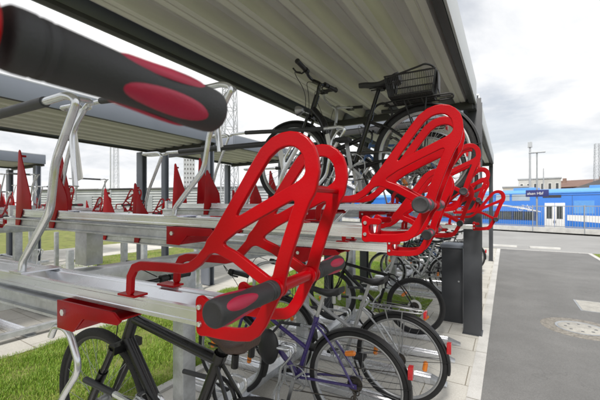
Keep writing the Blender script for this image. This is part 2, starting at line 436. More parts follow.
# k: (x of grip bar, z of grip bar above ground, tilt deg)
UP = [(-.214,1.637,0.2),(-.340,1.409,0.0),(-.182,1.553,1.0),(-.272,1.440,.4),(-.20,1.625,.2),(-.268,1.437,.3),(-.195,1.595,.5),(-.09,1.430,.2),(-.235,1.585,.5)]
protoN = make_upper(True, -37, True)
protoH = make_upper(True, 25)
protoL = make_upper(False, 28)
LABU = ['red handle and black grip nearest the camera, filling the top left corner',
        'low upper tray with large twin red handle in front centre, empty, second from near end',
        'raised upper tray with red handle before the basket bike wheel, third from near end',
        'low upper tray with red handle just behind the third handle, fourth from near end',
        'raised upper tray carrying the black bike with rear basket, fifth from near end',
        'low upper tray with red handle, sixth from near end of the first row',
        'raised upper tray carrying the dark grey bike, seventh from near end',
        'low upper tray pulled furthest out into the lane, red handle beside the dark post',
        'raised upper tray carrying the blue bike at the far end of the first row']
usedH = usedL = False
for k in range(9):
    x, z, tl = UP[k]
    if k == 0: o = protoN
    elif k % 2 == 0:
        o = protoH if not usedH else copy_tree(protoH); usedH = True
    else:
        o = protoL if not usedL else copy_tree(protoL); usedL = True
    o.location = (x, yk(k), z); o.rotation_euler = (0, R(tl), YAW)
    tag(o, LABU[k], 'bike tray', 'upper trays of the first rack row')

lowA = make_lower(); lowT = make_lower(True)
LABG = ['silver ground tray with tall bent hoop, nearest the camera on the paving', 'silver ground tray holding the black bike with brown saddle',
        'empty silver ground tray between the brown saddle bike and the purple bike', 'silver ground tray under the purple bike',
        'silver ground tray under the silver bike with wide black saddle', 'empty silver ground tray beyond the silver bike with wide saddle',
        'empty silver ground tray one before the black and silver mountain bike', 'silver ground tray under the black and silver mountain bike']
first = True
for k in range(1, 9):
    if k == 1: o = lowT
    else:
        o = lowA if first else copy_tree(lowA); first = False
    o.location = (-.46, yk(k) if k != 2 else .95, .008 if k != 2 else .125); o.rotation_euler = (0,R(5) if k == 2 else 0,YAW)
    tag(o, LABG[k-1], 'bike tray', 'ground trays of the first rack row')

# frames carrying the rails
def make_frame(name, x, y0, y1, ys, label, front=None):
    root = empty(name, (x, (y0+y1)/2, 0)); h = (y1-y0)/2; m = (y0+y1)/2
    b = MB(); b.box(-.06,.06,-h,h,1.13,1.235); b.build('upper_beam', GALV, root, bevel=.003)
    b = MB(); b.box(-.05,.05,-h,h,.058,.118); b.build('ground_beam', GALV, root, bevel=.003)
    for y in ys:
        p = MB(); p.box(-.05,.05,y-m-.05,y-m+.05,.119,1.129); p.build('post', GALV, root, bevel=.004)
        p = MB(); p.box(-.10,.10,y-m-.10,y-m+.10,.010,.057); p.build('post_foot', GALV, root, bevel=.002)
    if front:
        b = MB(); b.box(front-.04,front+.04,-h,h,.058,.118); b.build('ground_beam', GALV, root, bevel=.003)
        for y in np.arange(-h+.3, h, 1.04):
            p = MB(); p.box(front-.035,front+.035,y-.035,y+.035,.119,.98); p.build('post', GALV, root, bevel=.003)
            p = MB(); p.box(front-.08,front+.08,y-.10,y+.10,.010,.057); p.build('post_foot', GALV, root, bevel=.002)
            p = MB(); p.box(.061,front-.041,y-.03,y+.03,.064,.112); p.build('cross_member', GALV, root, bevel=.002)
    tag(root, label, 'rack frame')
    return root
make_frame('rack_frame', -1.78, -.6, 4.35, (-.35, 1.46, 2.95, 4.2), 'galvanised steel frame on square posts carrying the near upper trays')

# ------------------------------------------------------------------ bicycles
def ballring(mb, pts, r): mb.tube(pts, r, 8)
WHEELS = {}
def make_wheel(parent, c, Rr, tw, rimm, refl, rear, seed, discw=False):
    key = (round(Rr,3), tw, rimm.name, refl, rear, discw)
    if key in WHEELS:
        src = WHEELS[key]; o = copy_tree(src, parent); o.location = c; o.rotation_euler = (0, R(seed*37), 0); return o
    w = MB(); w.lathe([(-.045,0),(-.045,.012),(-.030,.014),(-.030,.026),(-.026,.026),(-.026,.016),(.026,.016),(.026,.026),(.030,.026),(.030,.014),(.045,.012),(.045,0)], (0,0,0), (0,1,0), 16)
    w.tube([(0,-.065,0),(0,.065,0)], .005, 8)
    root = w.build('wheel', SPOKE, parent, loc=c)
    t = MB(); t.ring((0,0,0), (0,1,0), Rr-tw/2, tw/2, 72, 12, sy=.95); t.build('tyre', TYRE, root)
    r = MB(); ri = Rr-tw; 
    pr = [(-.011, ri+.004),(-.012,ri-.004),(-.007,ri-.012),(.007,ri-.012),(.012,ri-.004),(.011,ri+.004),(-.011,ri+.004)]
    r.lathe(pr, (0,0,0), (0,1,0), 72); r.build('rim', rimm, root)
    s = MB(); n = 32
    for i in range(n):
        a = 2*math.pi*i/n; side = .028 if i % 2 else -.028; off = (0.55 if (i//2) % 2 else -0.55)
        p = (.025*math.cos(a+off*2.2), side, .025*math.sin(a+off*2.2)); q = ((ri-.010)*math.cos(a), side*.1, (ri-.010)*math.sin(a))
        s.tube([p, q], .0012, 4, caps=False)
    s.build('spokes', SPOKE, root)
    if refl:
        for a in (0.6, 0.6+math.pi):
            f = MB(); cx, cz = math.cos(a)*(ri*.62), math.sin(a)*(ri*.62); d = Vector((-math.sin(a),0,math.cos(a)))
            pts = [Vector((cx,0,cz))+d*t for t in (-.038,-.03,.03,.038)]
            f.tube(pts, [.009,.018,.018,.009], 10); f.build('spoke_reflector', ORANGE, root)
    if rear:
        g = MB()
        for j in range(7): g.lathe([(.030+j*.004,0),(.030+j*.004,.052-j*.005),(.0325+j*.004,.052-j*.005),(.0325+j*.004,0)], (0,0,0), (0,-1,0), 22)
        g.build('sprockets', CHAINM, root)
        if discw:
            g = MB(); g.lathe([(.024,.02),(.0245,.078),(.0265,.078),(.0265,.02)], (0,0,0), (0,-1,0), 30); g.build('spoke_guard', WHITEP, root)
    root.rotation_euler = (0, R(seed*37), 0)
    WHEELS[key] = root
    return root

def saddle_mesh(m, wide, L):
    m_ = MB(); N = 14; K = 14; vs = []; fs = []
    for i in range(N+1):
        t = i/N; x = -L*.55+L*t
        w = .018+ (wide-.018)*(1/(1+math.exp(-(t-.58)*11))); w *= (1 if t < .93 else .86) ; 
        if i == 0: w *= .55
        zt = .012*math.cos(t*math.pi*1.6)+(.012 if t > .75 else 0)*(t-.75)*4
        th = .028+.022*t
        for k in range(K):
            a = 2*math.pi*k/K; cy = math.cos(a); cz = math.sin(a)
            vs.append((x, w*math.copysign(abs(cy)**.7, cy), zt+(cz*.014 if cz > 0 else cz*th*(0.45+.55*abs(cy)))))
    for i in range(N):
        for k in range(K):
            l = (k+1) % K; fs.append((i*K+k, i*K+l, (i+1)*K+l, (i+1)*K+k))
    fs.append(tuple(range(K))); fs.append(tuple(N*K+k for k in range(K-1,-1,-1)))
    m_.add(vs, fs); return m_

def make_bike(label, sp, loc, rz, group=None, ry=0):
    """local +x = rear (towards the aisle); rear axle above the origin"""
    P = dict(style='diamond', paint=BLKPNT, R=.345, tw=.042, rim=RIM, wb=1.06, seat=.93, sad=BLKSAD, wide=.075, sadL=.27, bar='flat', fender=True, fmat=BLKPL, rack=True, basket=False, refl=True,
             tr=.016, lamp=True, steer=0, crank=40, guard=False, barz=1.02, bag=False, chainring=.09, suspension=False, discw=False, fref=True, seed=1, forkm=None, fcol=None)
    P.update(sp); Rr = P['R']; wb = P['wb']; tr = P['tr']; paint = P['paint']
    root = empty('bicycle', loc, rz, ry)
    tag(root, label, 'bicycle', group)
    sd = P['seed']
    bb = Vector((-.44,0,Rr-.055)); cot = .335
    st = lambda z: Vector((bb.x+cot*(z-bb.z), 0, z))          # seat-tube line
    ax = Vector((-wb,0,Rr)); hd = lambda z: Vector((-wb+.045+.345*(z-Rr),0,z))   # steering axis
    h0, h1 = hd(Rr+.33), hd(Rr+.33+.15)
    if P['style'] == 'mtb': h1 = hd(Rr+.33+.12)
    sz = {'diamond': .80, 'mtb': .70, 'step': .74, 'low': .60}[P['style']]
    f = MB()
    f.tube([bb, st(sz)], tr, 12)
    f.tube([h0, h1], tr*1.15, 12)
    hm = lambda t: h0.lerp(h1, t)
    if P['style'] == 'low':
        f.tube(smooth_path([hm(.35), hm(.35)+Vector((.10,0,-.12)), bb+Vector((-.20,0,.13)), bb+Vector((-.01,0,.02))]), tr*1.6, 14)
        f.tube([bb+Vector((-.17,0,.12)), st(.45)], tr*.9, 12)
    elif P['style'] == 'step':
        f.tube([hm(.25), bb+Vector((-.01,0,.01))], tr*1.25, 12)
        f.tube(smooth_path([hm(.85), hm(.85)+Vector((.16,0,-.13)), st(.50)]), tr*.9, 12)
    else:
        f.tube([hm(.2), bb], tr*(1.35 if P['style'] == 'mtb' else 1.15), 12)
        f.tube([hm(.85), st(sz-.035)], tr*(1.15 if P['style'] == 'mtb' else 1), 12)
    f.tube([bb+Vector((0,-.036,0)), bb+Vector((0,.036,0))], .022, 14)
    for s in (-1, 1):
        f.tube(smooth_path([bb+Vector((.03,s*.025,0)), (-.28,s*.045,Rr-.03), (-.005,s*.062,Rr)]), .0095, 8)
        f.tube(smooth_path([st(sz-.05)+Vector((.01,s*.014,0)), (-.16,s*.045,Rr+min(.24,sz-Rr-.12)), (-.005,s*.062,Rr)]), .0078, 8)
        f.bar((-.02,s*.062,Rr),(.022,s*.062,Rr),.005,.03)
    f.lathe([(0,tr*1.25),(.03,tr*1.25)], st(sz-.03), st(1)-st(0), 12)
    f.build('frame', paint, root)
    # steering assembly as separate pieces, turned together
    S = Matrix.Translation(h0) @ Matrix.Rotation(R(P['steer']), 4, (h1-h0).normalized()) @ Matrix.Translation(-h0)
    def tp(p): return S @ Vector(p)
    fm = P['forkm'] or paint
    fk = MB(); cr = hd(Rr+.325)
    if P['suspension']:
        fk.bar(tp(cr+Vector((0,-.07,-.005))), tp(cr+Vector((0,.07,-.005))), .045, .035)
        for s in (-1, 1):
            up = cr+Vector((0,s*.062,.0)); dn = Vector((-wb,s*.062,Rr)); md = up.lerp(dn, .42)
            fk.tube([tp(up), tp(md)], .016, 12); fk.tube([tp(up.lerp(dn,.38)), tp(up.lerp(dn,.45)), tp(dn)], [.021,.021,.017], 12)
            fk.tube([tp(dn+Vector((0,0,-.01))), tp(dn+Vector((0,0,.02)))], .016, 10)
    else:
        fk.bar(tp(cr+Vector((0,-.045,0))), tp(cr+Vector((0,.045,0))), .03, .024)
        for s in (-1, 1):
            fk.tube([tp(p) for p in smooth_path([cr+Vector((0,s*.044,0)), cr+Vector((-.06,s*.055,-.18)), (-wb+.02,s*.058,Rr+.05), (-wb,s*.06,Rr)])], 0.0112, 10)
    fk.tube([tp(hd(Rr+.30)), tp(h1+(h1-h0).normalized()*.05)], .0125, 10)
    fk.build('fork', fm, root)
    w = make_wheel(root, (0,0,Rr), Rr, P['tw'], P['rim'], P['refl'], True, sd, P['discw'])
    fwc = tp((-wb,0,Rr)); w2 = make_wheel(root, fwc, Rr, P['tw'], P['rim'], P['refl'], False, sd+3)
    w2.rotation_euler = (S.to_3x3() @ Matrix.Rotation(R((sd+3)*37), 3, 'Y')).to_euler()
    # seatpost and saddle
    ss = P['seat']; q = MB(); q.tube([st(sz-.06), st(ss-.03)], .0135, 12); q.bar(st(ss-.035)+Vector((-.06,-.02,0)), st(ss-.035)+Vector((.07,-.02,0)), .006,.006); q.bar(st(ss-.035)+Vector((-.06,.02,0)), st(ss-.035)+Vector((.07,.02,0)), .006,.006)
    q.box(st(ss).x-.02, st(ss).x+.02, -.024,.024, ss-.05, ss-.03)
    if P['wide'] > .069:
        for s in (-1, 1): q.tube([st(ss-.02)+Vector((.09,s*.05,-.05)) , st(ss-.02)+Vector((.09,s*.05,0))], .013, 10)
    q.build('seat_post', SILVER if P['sad'] is not BROWN and P['style'] != 'low' else BLKPNT, root)
    sm = saddle_mesh(None, P['wide'], P['sadL']); so = sm.build('saddle', P['sad'], root, ang=60, loc=st(ss)); so.rotation_euler = (0, R(-2), 0)
    # handlebar
    top = h1+(h1-h0).normalized()*.05; bz = P['barz']
    hb = MB(); cl = Vector((top.x-.05, 0, bz))
    hb.tube([tp(p) for p in smooth_path([top-(h1-h0)*.2, top+Vector((.0,0,.02)), top+Vector((.01,0,max(.03,bz-top.z-.04))), cl])], .0135, 10)
    if P['bar'] == 'flat': pts = [cl+Vector((.045,-.30,.015)), cl+Vector((.03,-.17,.012)), cl+Vector((0,-.06,0)), cl+Vector((0,.06,0)), cl+Vector((.03,.17,.012)), cl+Vector((.045,.30,.015))]
    else: pts = [cl+Vector((.20,-.28,.04)), cl+Vector((.08,-.27,.05)), cl+Vector((-.01,-.17,.04)), cl+Vector((0,-.05,0)), cl+Vector((0,.05,0)), cl+Vector((-.01,.17,.04)), cl+Vector((.08,.27,.05)), cl+Vector((.20,.28,.04))]
    hp = [tp(p) for p in smooth_path(pts)]
    hb.tube(hp, .0112, 10); hbo = hb.build('handlebar', BLKPNT if P['bar'] == 'flat' else RIM, root)
    for e, e2, s in ((hp[0], hp[3], -1), (hp[-1], hp[-4], 1)):
        d = (e2-e).normalized(); g = MB(); g.tube([e-d*.005, e, e+d*.012, e+d*.11, e+d*.118], [.012,.0175,.0160,.0155,.0165], 12); g.build('grip', BLKPL, hbo)
        l = MB(); b0 = e+d*.15; fwd = tp(Vector((-1,0,0)))-tp(Vector((0,0,0)))
        l.tube([b0, b0+fwd*.035+Vector((0,0,-.012)), b0+fwd*.055-d*.05+Vector((0,0,-.02)), b0+fwd*.05-d*.11+Vector((0,0,-.02))], .0058, 8)
        l.tube([b0-d*.018, b0+d*.018], .0185, 10); l.build('brake_lever', BLKPL, hbo)
        c = MB(); z0 = b0+fwd*.045
        c.tube(smooth_path([z0, z0+fwd*.10+Vector((0,-s*.06,.05)), tp(h1+Vector((-.08,s*.02,.03))), tp(h0+Vector((-.03,s*.03,.02)))], 3), .0026, 6)
        c.build('cable', BLKPL, hbo)
    # cranks
    ck = MB(); a = R(P['crank']); cd = P['chainring']
    ck.ring(bb+Vector((0,-.048,0)), (0,1,0), cd, .004, 40, 6)
    for i in range(5):
        t = a+i*2*math.pi/5; ck.bar(bb+Vector((0,-.048,0)), bb+Vector((cd*math.cos(t),-.048,cd*math.sin(t))), .014,.004, up=(0,1,0))
    ck.tube([bb+Vector((0,-.075,0)), bb+Vector((0,.075,0))], .012, 10)
    cko = ck.build('crankset', CHAINM if P['style'] == 'mtb' else RIM, root)
    for s, t in ((-1, a), (1, a+math.pi)):
        e = bb+Vector((.172*math.cos(t), s*.068, .172*math.sin(t)))
        m = MB(); m.bar(bb+Vector((0,s*.068,0)), e, .026,.013, up=(0,1,0)); m.ring(bb+Vector((0,s*.068,0)),(0,1,0),.010,.006,14,6); m.build('crank_arm', RIM, cko, bevel=.003)
        m = MB(); m.box(e.x-.045, e.x+.045, e.y+(s*.06)-.045, e.y+(s*.06)+.045, e.z-.012, e.z+.012); m.build('pedal', BLKPL, cko, bevel=.004)
    ch = MB(); y = -.042
    ch.tube([(bb.x-.0,y,bb.z+cd),(0,y,Rr+.035)], .0042, 6); ch.tube([(bb.x,y,bb.z-cd),(-.02,y,Rr-.10),(0,y,Rr-.12)], .0042, 6)
    ch.ring((0.0,y,Rr-.095),(0,1,0),.022,.004,18,6); ch.ring((.012,y,Rr-.045),(0,1,0),.022,.004,18,6)
    ch.bar((0,y-.012,Rr-.10),(.012,y-.012,Rr-.04),.02,.006, up=(0,1,0))
    ch.build('chain', CHAINM, root)
    if P['guard']:
        g = MB(); g.profy([(bb.x-.11,bb.z-.02),(bb.x-.08,bb.z+.085),(bb.x,bb.z+.115),(-.05,Rr+.055),(-.04,Rr+.03),(bb.x+.12,bb.z+.03),(bb.x+.1,bb.z-.08),(bb.x-.04,bb.z-.115)], -.062,-.055)
        g.build('chain_guard', BLKPL, root, bevel=.002)
    if P['fender']:
        def fend(c, a0, a1, name, par=None, tf=None):
            N = 30; vs = []; fs = []; rf = Rr+.014; wv = [-.029,-.024,0,.024,.029]; dz = [-.014,-.003,.003,-.003,-.014]
            for i in range(N+1):
                t = R(a0+(a1-a0)*i/N)
                for y, d in zip(wv, dz):
                    p = Vector((c[0]+(rf+d)*math.cos(t), y, c[2]+(rf+d)*math.sin(t)))
                    vs.append(tf(p) if tf else p)
            for i in range(N):
                for k in range(4): fs.append((i*5+k, i*5+k+1, i*5+6+k, i*5+5+k))
            m = MB(); m.add(vs, fs)
            for s in (-1, 1):
                t = R(a0+(a1-a0)*(.12 if par else .10)); p = Vector((c[0]+rf*math.cos(t), s*.028, c[2]+rf*math.sin(t))); q2 = Vector((c[0], s*.062, c[2]))
                m.tube([tf(p) if tf else p, tf(q2) if tf else q2], .0022, 5)
            return m.build(name, P['fmat'], root)
        rm = fend((0,0,Rr), -8, 150, 'mudguard')
        fend((-wb,0,Rr), -22, 120, 'mudguard', True, tp)
        t = R(22); c0 = Vector(((Rr+.02)*math.cos(t),0,Rr+(Rr+.02)*math.sin(t)))
        if P['fref']:
            r_ = MB(); r_.box(c0.x-.004, c0.x+.026, -.026,.026, c0.z-.03, c0.z+.045); r_.build('tail_reflector', REDREF, rm, bevel=.004)
    if P['rack']:
        r_ = MB(); zr = 2*Rr+.035
        for s in (-1, 1):
            r_.tube(smooth_path([(-.24,s*.02,zr),(-.20,s*.055,zr),(.13,s*.06,zr),(.17,s*.05,zr),(.175,0,zr)]), .0052, 8)
            r_.tube([(0,s*.066,Rr+.01),(.03,s*.06,zr)], .0045, 6); r_.tube([(0,s*.066,Rr+.01),(-.10,s*.058,zr)], .0045, 6)
        for x in (-.16,-.08,0,.08): r_.tube([(x,-.057,zr),(x,.057,zr)], .004, 6)
        r_.tube([(-.18,0,zr+.006),(.17,0,zr+.006)], .004, 6)
        r_.tube(smooth_path([(-.13,-.045,zr+.01),(-.13,-.03,zr+.035),(.1,-.028,zr+.014),(.1,.028,zr+.014),(-.13,.03,zr+.035),(-.13,.045,zr+.01)],1), .0032, 6)
        ro = r_.build('luggage_rack', BLKPL if paint in (BLKPNT, GOLD) else RIM, root)
        if P['fref']:
          t_ = MB(); t_.box(.178,.198,-.045,.045,zr-.035,zr+.005); t_.build('tail_lamp', REDREF, ro, bevel=.004)
    if P['basket']:
        zr = 2*Rr+.050; b = MB(); L0, L1, Wd, H = -.205, .085, .125, .12
        for (x0,x1,wy,z) in [(L0+.02,L1-.02,Wd-.02,0),(L0+.012,L1-.012,Wd-.013,H*.33),(L0+.006,L1-.006,Wd-.006,H*.66),(L0,L1,Wd,H)]:
            rr = .0055 if z == H else .0028
            b.tube([(x0,-wy,zr+z),(x1,-wy,zr+z),(x1,wy,zr+z),(x0,wy,zr+z)], rr, 6, closed=True)
        for i in range(29):
            u = i/28; xb = L0+.02+(L1-L0-.04)*u; xt = L0+(L1-L0)*u
            for s in (-1, 1): b.tube([(xb,s*(Wd-.02),zr),(xt,s*Wd,zr+H)], .0021, 5)
            b.tube([(xb,-Wd+.02,zr),(xb,Wd-.02,zr)], .0021, 5)
        for i in range(21):
            u = i/20; yb = (Wd-.02)*(2*u-1); yt = Wd*(2*u-1)
            b.tube([(L0+.02,yb,zr),(L0,yt,zr+H)], .0021, 5); b.tube([(L1-.02,yb,zr),(L1,yt,zr+H)], .0021, 5)
            b.tube([(L0+.02,yb,zr),(L1-.02,yb,zr)], .0021, 5)
        bo = b.build('basket', BLKPL, root)
        hd_ = MB(); hd_.tube(smooth_path([(L0+.02,-Wd,zr+H-.01),(0,-Wd-.005,zr+H+.025),(L1-.05,-Wd-.005,zr+H+.035),(L1-.01,-Wd*.5,zr+H+.035),(L1,Wd*.5,zr+H+.02)],3), .006, 8); hd_.build('basket_handle', BLKPL, bo)
        pl = MB(); pl.box(L1+.006, L1+.012, -.06,.06, zr+.02, zr+.13); pl.build('basket_badge', BLKPL, bo, bevel=.002)
    if P['lamp']:
        p = tp(h0+Vector((-.085,0,.06))); l = MB(); fw = (tp(Vector((-1,0,0)))-tp(Vector((0,0,0)))).normalized()
        l.lathe([(-.02,0),(-.018,.018),(.01,.034),(.03,.036),(.032,.0)], p, fw, 18); l.bar(p, tp(h0+Vector((0,0,.02))), .012,.006); l.build('head_lamp', BLKPL if sd % 2 else RIM, root)
    if P['bag']:
        g = MB(); g.ball((bb.x-.20,-.085,bb.z+.20), .085,.045,.13, 18, 12); g.tube([(bb.x-.18,-.06,bb.z+.3),(bb.x-.12,-.01,bb.z+.38)], .01, 8); g.build('frame_bag', BLKSAD, root)
    if P['style'] != 'mtb':
        k = MB(); k.tube([(-.40,.05,Rr-.07),(-.36,.11,.10),(-.35,.13,.02)], .0085, 8); k.build('kickstand', RIM if sd % 2 else BLKPL, root)
    lk_ = MB(); lk_.ring(st(.60)+Vector((.06,.045,0)), (0.25,1,0.1), .075, .008, 30, 8); lk_.build('cable_lock', BLKPL, root)
    return root

ztray = lambda k: UP[k][1]-.088
xr = -.92
make_bike('black city bike with rear wire basket standing on a raised upper tray', dict(paint=BLKPNT, style='low', fref=False, tr=.017, basket=True, seat=.80, barz=.90, bar='flat', rack=True, wide=.085, steer=-3, seed=2, wb=.925, R=.308, refl=False, crank=100), (-.44, yk(4)+.06, 1.556), YAW)
make_bike('dark grey city bike on a raised upper tray behind the basket bike', dict(paint=GOLD, style='step', seat=.92, barz=1.05, bar='swept', tr=.020, seed=5, steer=-8, fmat=SILVER), (-.62, yk(6), ztray(6)+.005), YAW)
make_bike('blue city bike on the furthest raised upper tray of the first row', dict(paint=BLUEP, style='diamond', seat=.90, barz=1.0, seed=4, rack=True, fmat=SILVER), (-.60, yk(8), ztray(8)+.005), YAW)
zl = .030
make_bike('black trekking bike with thick tubes and brown leather saddle on a ground tray', dict(paint=BLKPNT, style='diamond', tr=.022, wb=.99, seat=.865, sad=BROWN, wide=.070, sadL=.26, suspension=True, fender=False, rack=False, lamp=False, seed=1, barz=.95, rim=RIMBLK, R=.35, crank=70, refl=False), (-.735, .955, .165), YAW, ry=R(5))
make_bike('purple city bike with black saddle and red tail reflector, nearest rear wheel', dict(paint=PURPLE, style='step', seat=.935, wide=.07, seed=3, guard=False, bag=True, bar='swept', crank=255, rack=False, barz=1.0, fmat=BLKPL, lamp=True), (-.85, yk(4)-.0, zl), YAW)
make_bike('silver city bike with wide black saddle behind the purple bike', dict(paint=SILVER, style='step', seat=.93, wide=.095, seed=6, bar='swept', crank=20, fmat=BLKPL), (-.70, yk(5)+.02, zl), YAW)
make_bike('black and silver mountain bike without mudguards and with white spoke guard', dict(paint=BLKPNT, forkm=BLKPNT, style='mtb', tr=.018, seat=.95, fender=False, rack=False, lamp=False, seed=7, tw=.05, R=.335, rim=RIMBLK, discw=True, barz=.98, crank=150), (-.92, yk(8), zl), YAW)

# ------------------------------------------------------------------ second rack section (ground trays only) and its bikes
LG2 = ['first', 'second', 'third', 'fourth', 'fifth', 'sixth']
make_frame('rack_frame', -1.78, 6.0, 9.6, (6.2, 9.4), 'galvanised steel frame beyond the dark post, behind the far ground bikes')
far_specs = [(6.10, 'silver city bike just beyond the dark post, first of the far section', dict(paint=SILVER, style='step', seed=1, bar='swept', rack=True, fmat=SILVER)),
             (6.62, 'black city bike second beyond the dark post in the far section', dict(paint=BLKPNT, style='diamond', seed=4, basket=True)),
             (7.14, 'dark green step-through bike third beyond the dark post in the far section', dict(paint=GREENP, style='step', seed=3, bar='swept')),
             (7.66, 'black mountain bike fourth beyond the dark post in the far section', dict(paint=BLKPNT, style='mtb', seed=7, fender=False, rack=False, lamp=False, tw=.05, R=.335)),
             (8.18, 'blue step-through bike fifth beyond the dark post in the far section', dict(paint=BLUEP, style='step', seed=2, bar='swept')),
             (8.70, 'dark grey city bike sixth beyond the dark post in the far section', dict(paint=GOLD, style='diamond', seed=8))]
for i, (y, lb, sp) in enumerate(far_specs):
    o = copy_tree(lowA); o.location = (-.46, y, .008); o.rotation_euler = (0,0,YAW)
    tag(o, 'silver ground tray under the ' + lb.split(' bike')[0] + ' bike, ' + LG2[i] + ' beyond the dark post', 'bike tray', 'ground trays beyond the dark post')
    make_bike(lb, sp, (-.80+.06*(i % 2), y, zl), YAW)

# ------------------------------------------------------------------ shelters
def corr(x0, x1, zb, pitch=.29, dep=.092, t=.003):
    lo = []; x = x0
    n = max(1, round((x1-x0)/pitch)); p = (x1-x0)/n
    for i in range(n):
        a = x0+i*p; lo += [(a, zb+dep), (a+.18*p, zb+dep), (a+.195*p, zb+dep-.007), (a+.225*p, zb+dep-.007), (a+.24*p, zb+dep), (a+.42*p, zb+dep), (a+.54*p, zb), (a+.69*p, zb), (a+.70*p, zb+.007), (a+.73*p, zb+.007), (a+.74*p, zb), (a+.88*p, zb)]
    lo.append((x1, zb+dep))
    # small stiffening grooves read as fine lines in the pans
    return lo
def make_shelter(x0, x1, y0, y1, zs, posts, label, pm=None):
    pm = pm or ANTHR
    root = empty('bike_shelter', ((x0+x1)/2, (y0+y1)/2, 0)); cx, cy = (x0+x1)/2, (y0+y1)/2
    hx, hy = (x1-x0)/2, (y1-y0)/2
    lo = corr(-hx+.052, hx-.052, zs); up = [(a, b+.004) for a, b in lo]
    vs = []; fs = []; n = len(lo)
    for (a, b) in lo: vs.append((a,-hy+.02,b))
    for (a, b) in lo: vs.append((a, hy-.02,b))
    for i in range(n-1): fs.append((i, i+1, n+i+1, n+i))
    m = MB(); m.add(vs, fs); o = m.build('roof_sheet', SHEET, root, smooth=False)
    m = MB(); m.box(-hx-.02, hx+.02, -hy-.01, hy+.01, zs+.215, zs+.235); m.build('roof_top', FLASH, root, bevel=.003)
    for s in (-1, 1):
        x = s*(hx-.024)
        m = MB(); m.box(x-.026, x+.026, -hy+.06, hy-.06, zs-.034, zs-.003); m.build('edge_beam', ANTHR2, root, bevel=.003)
        m = MB(); m.box(s*(hx+.014)-.008, s*(hx+.014)+.008, -hy-.012, hy+.012, zs-.030, zs+.2145); m.build('fascia', FASCIA if s < 0 or x1 < -1 else FLASH, root, bevel=.002)
        y = s*(hy-.03)
        m = MB(); m.box(-hx+.012, hx-.012, y-.027, y+.027, zs-.085, zs-.004); m.build('end_beam', ANTHR2, root, bevel=.003)
        m = MB(); m.box(-hx+.006, hx-.006, s*(hy+.003)-.006, s*(hy+.003)+.006, zs-.002, zs+.2145); m.build('fascia', FASCIA, root, bevel=.002)
    for (px, py, w, d) in posts:
        p = MB(); a, b = px-cx, py-cy; zt = zs+.08 if py > y1 or py < y0 else zs-.086
        p.box(a-w/2, a+w/2, b-d/2, b-d/2+.014, .006, zt); p.box(a-w/2, a+w/2, b+d/2-.014, b+d/2, .006, zt)
        p.box(a-.006, a+.006, b-d/2+.0142, b+d/2-.0142, .006, zt)
        po = p.build('post', pm, root, bevel=.0015)
        q = MB(); q.box(a-w/2-.012, a+w/2+.012, b-d/2-.012, b+d/2+.012, .0045, .014); q.build('base_plate', ANTHR, po, bevel=.002)
        if py > y1:
            q = MB(); q.box(a-.05, a+.05, y1-cy+.012, b-d/2-.001, zs-.07, zs+.03); q.build('link_bracket', ANTHR, po, bevel=.002)
    tag(root, label, 'shelter')
    return root
ZS = CAM_H+1.20
make_shelter(-2.28, -.31, -1.3, 4.33, ZS, [(-.345,4.60,.19,.22), (-2.12,4.22,.10,.10), (-2.12,-1.1,.10,.10)], 'open bike shelter with corrugated roof over the nearest racks and dark H-section post')
make_shelter(-2.28, -.31, 4.86, 10.75, ZS, [(-2.12,5.6,.12,.12), (-.36,10.85,.10,.12), (-2.12,10.4,.12,.12)], 'further bike shelter beyond the dark post in the same line as the nearest roof')
make_shelter(-7.1, -4.9, -2.6, 4.80, ZS+.075, [(-5.0,4.66,.24,.12), (-6.9,4.5,.2,.12), (-5.0,-1.2,.2,.12), (-6.9,-1.2,.2,.12)], 'grey fascia bike shelter of the second row across the grass strip', PGREY)
make_shelter(-7.1, -4.9, 5.30, 7.6, ZS+.075, [(-5.0,7.2,.12,.12), (-6.9,7.2,.12,.12), (-6.9,5.1,.12,.12)], 'short grey shelter roof just beyond the second row shelter', PGREY)
make_shelter(-13.2, -11.0, -1.5, 4.25, ZS, [(-11.1,4.1,.2,.12), (-13.0,4.1,.2,.12), (-11.1,.8,.2,.12)], 'grey shelter of the third row, furthest at the left edge', PGREY)

# dark cabinet beside the post
cb = empty('cabinet', (-.59, 4.95, .006), R(0)); tag(cb, 'low dark grey metal cabinet standing against the dark shelter post', 'cabinet')
m = MB(); m.box(-.15,.11,-.10,.22,0,.985); m.build('body', ANTHR, cb, bevel=.004)
m = MB(); m.box(-.165,.125,-.115,.235,.986,1.03); m.build('lid', FASCIA, cb, bevel=.006)
m = MB(); m.box(-.13,.09,-.104,-.1005,.06,.93); d_ = m.build('door', ANTHR, cb, bevel=.001)
m = MB(); m.lathe([(0,0),(0,.012),(.008,.011),(.009,0)], (.06,-.1045,.55), (0,-1,0), 12); m.build('lock', CHROME, d_)

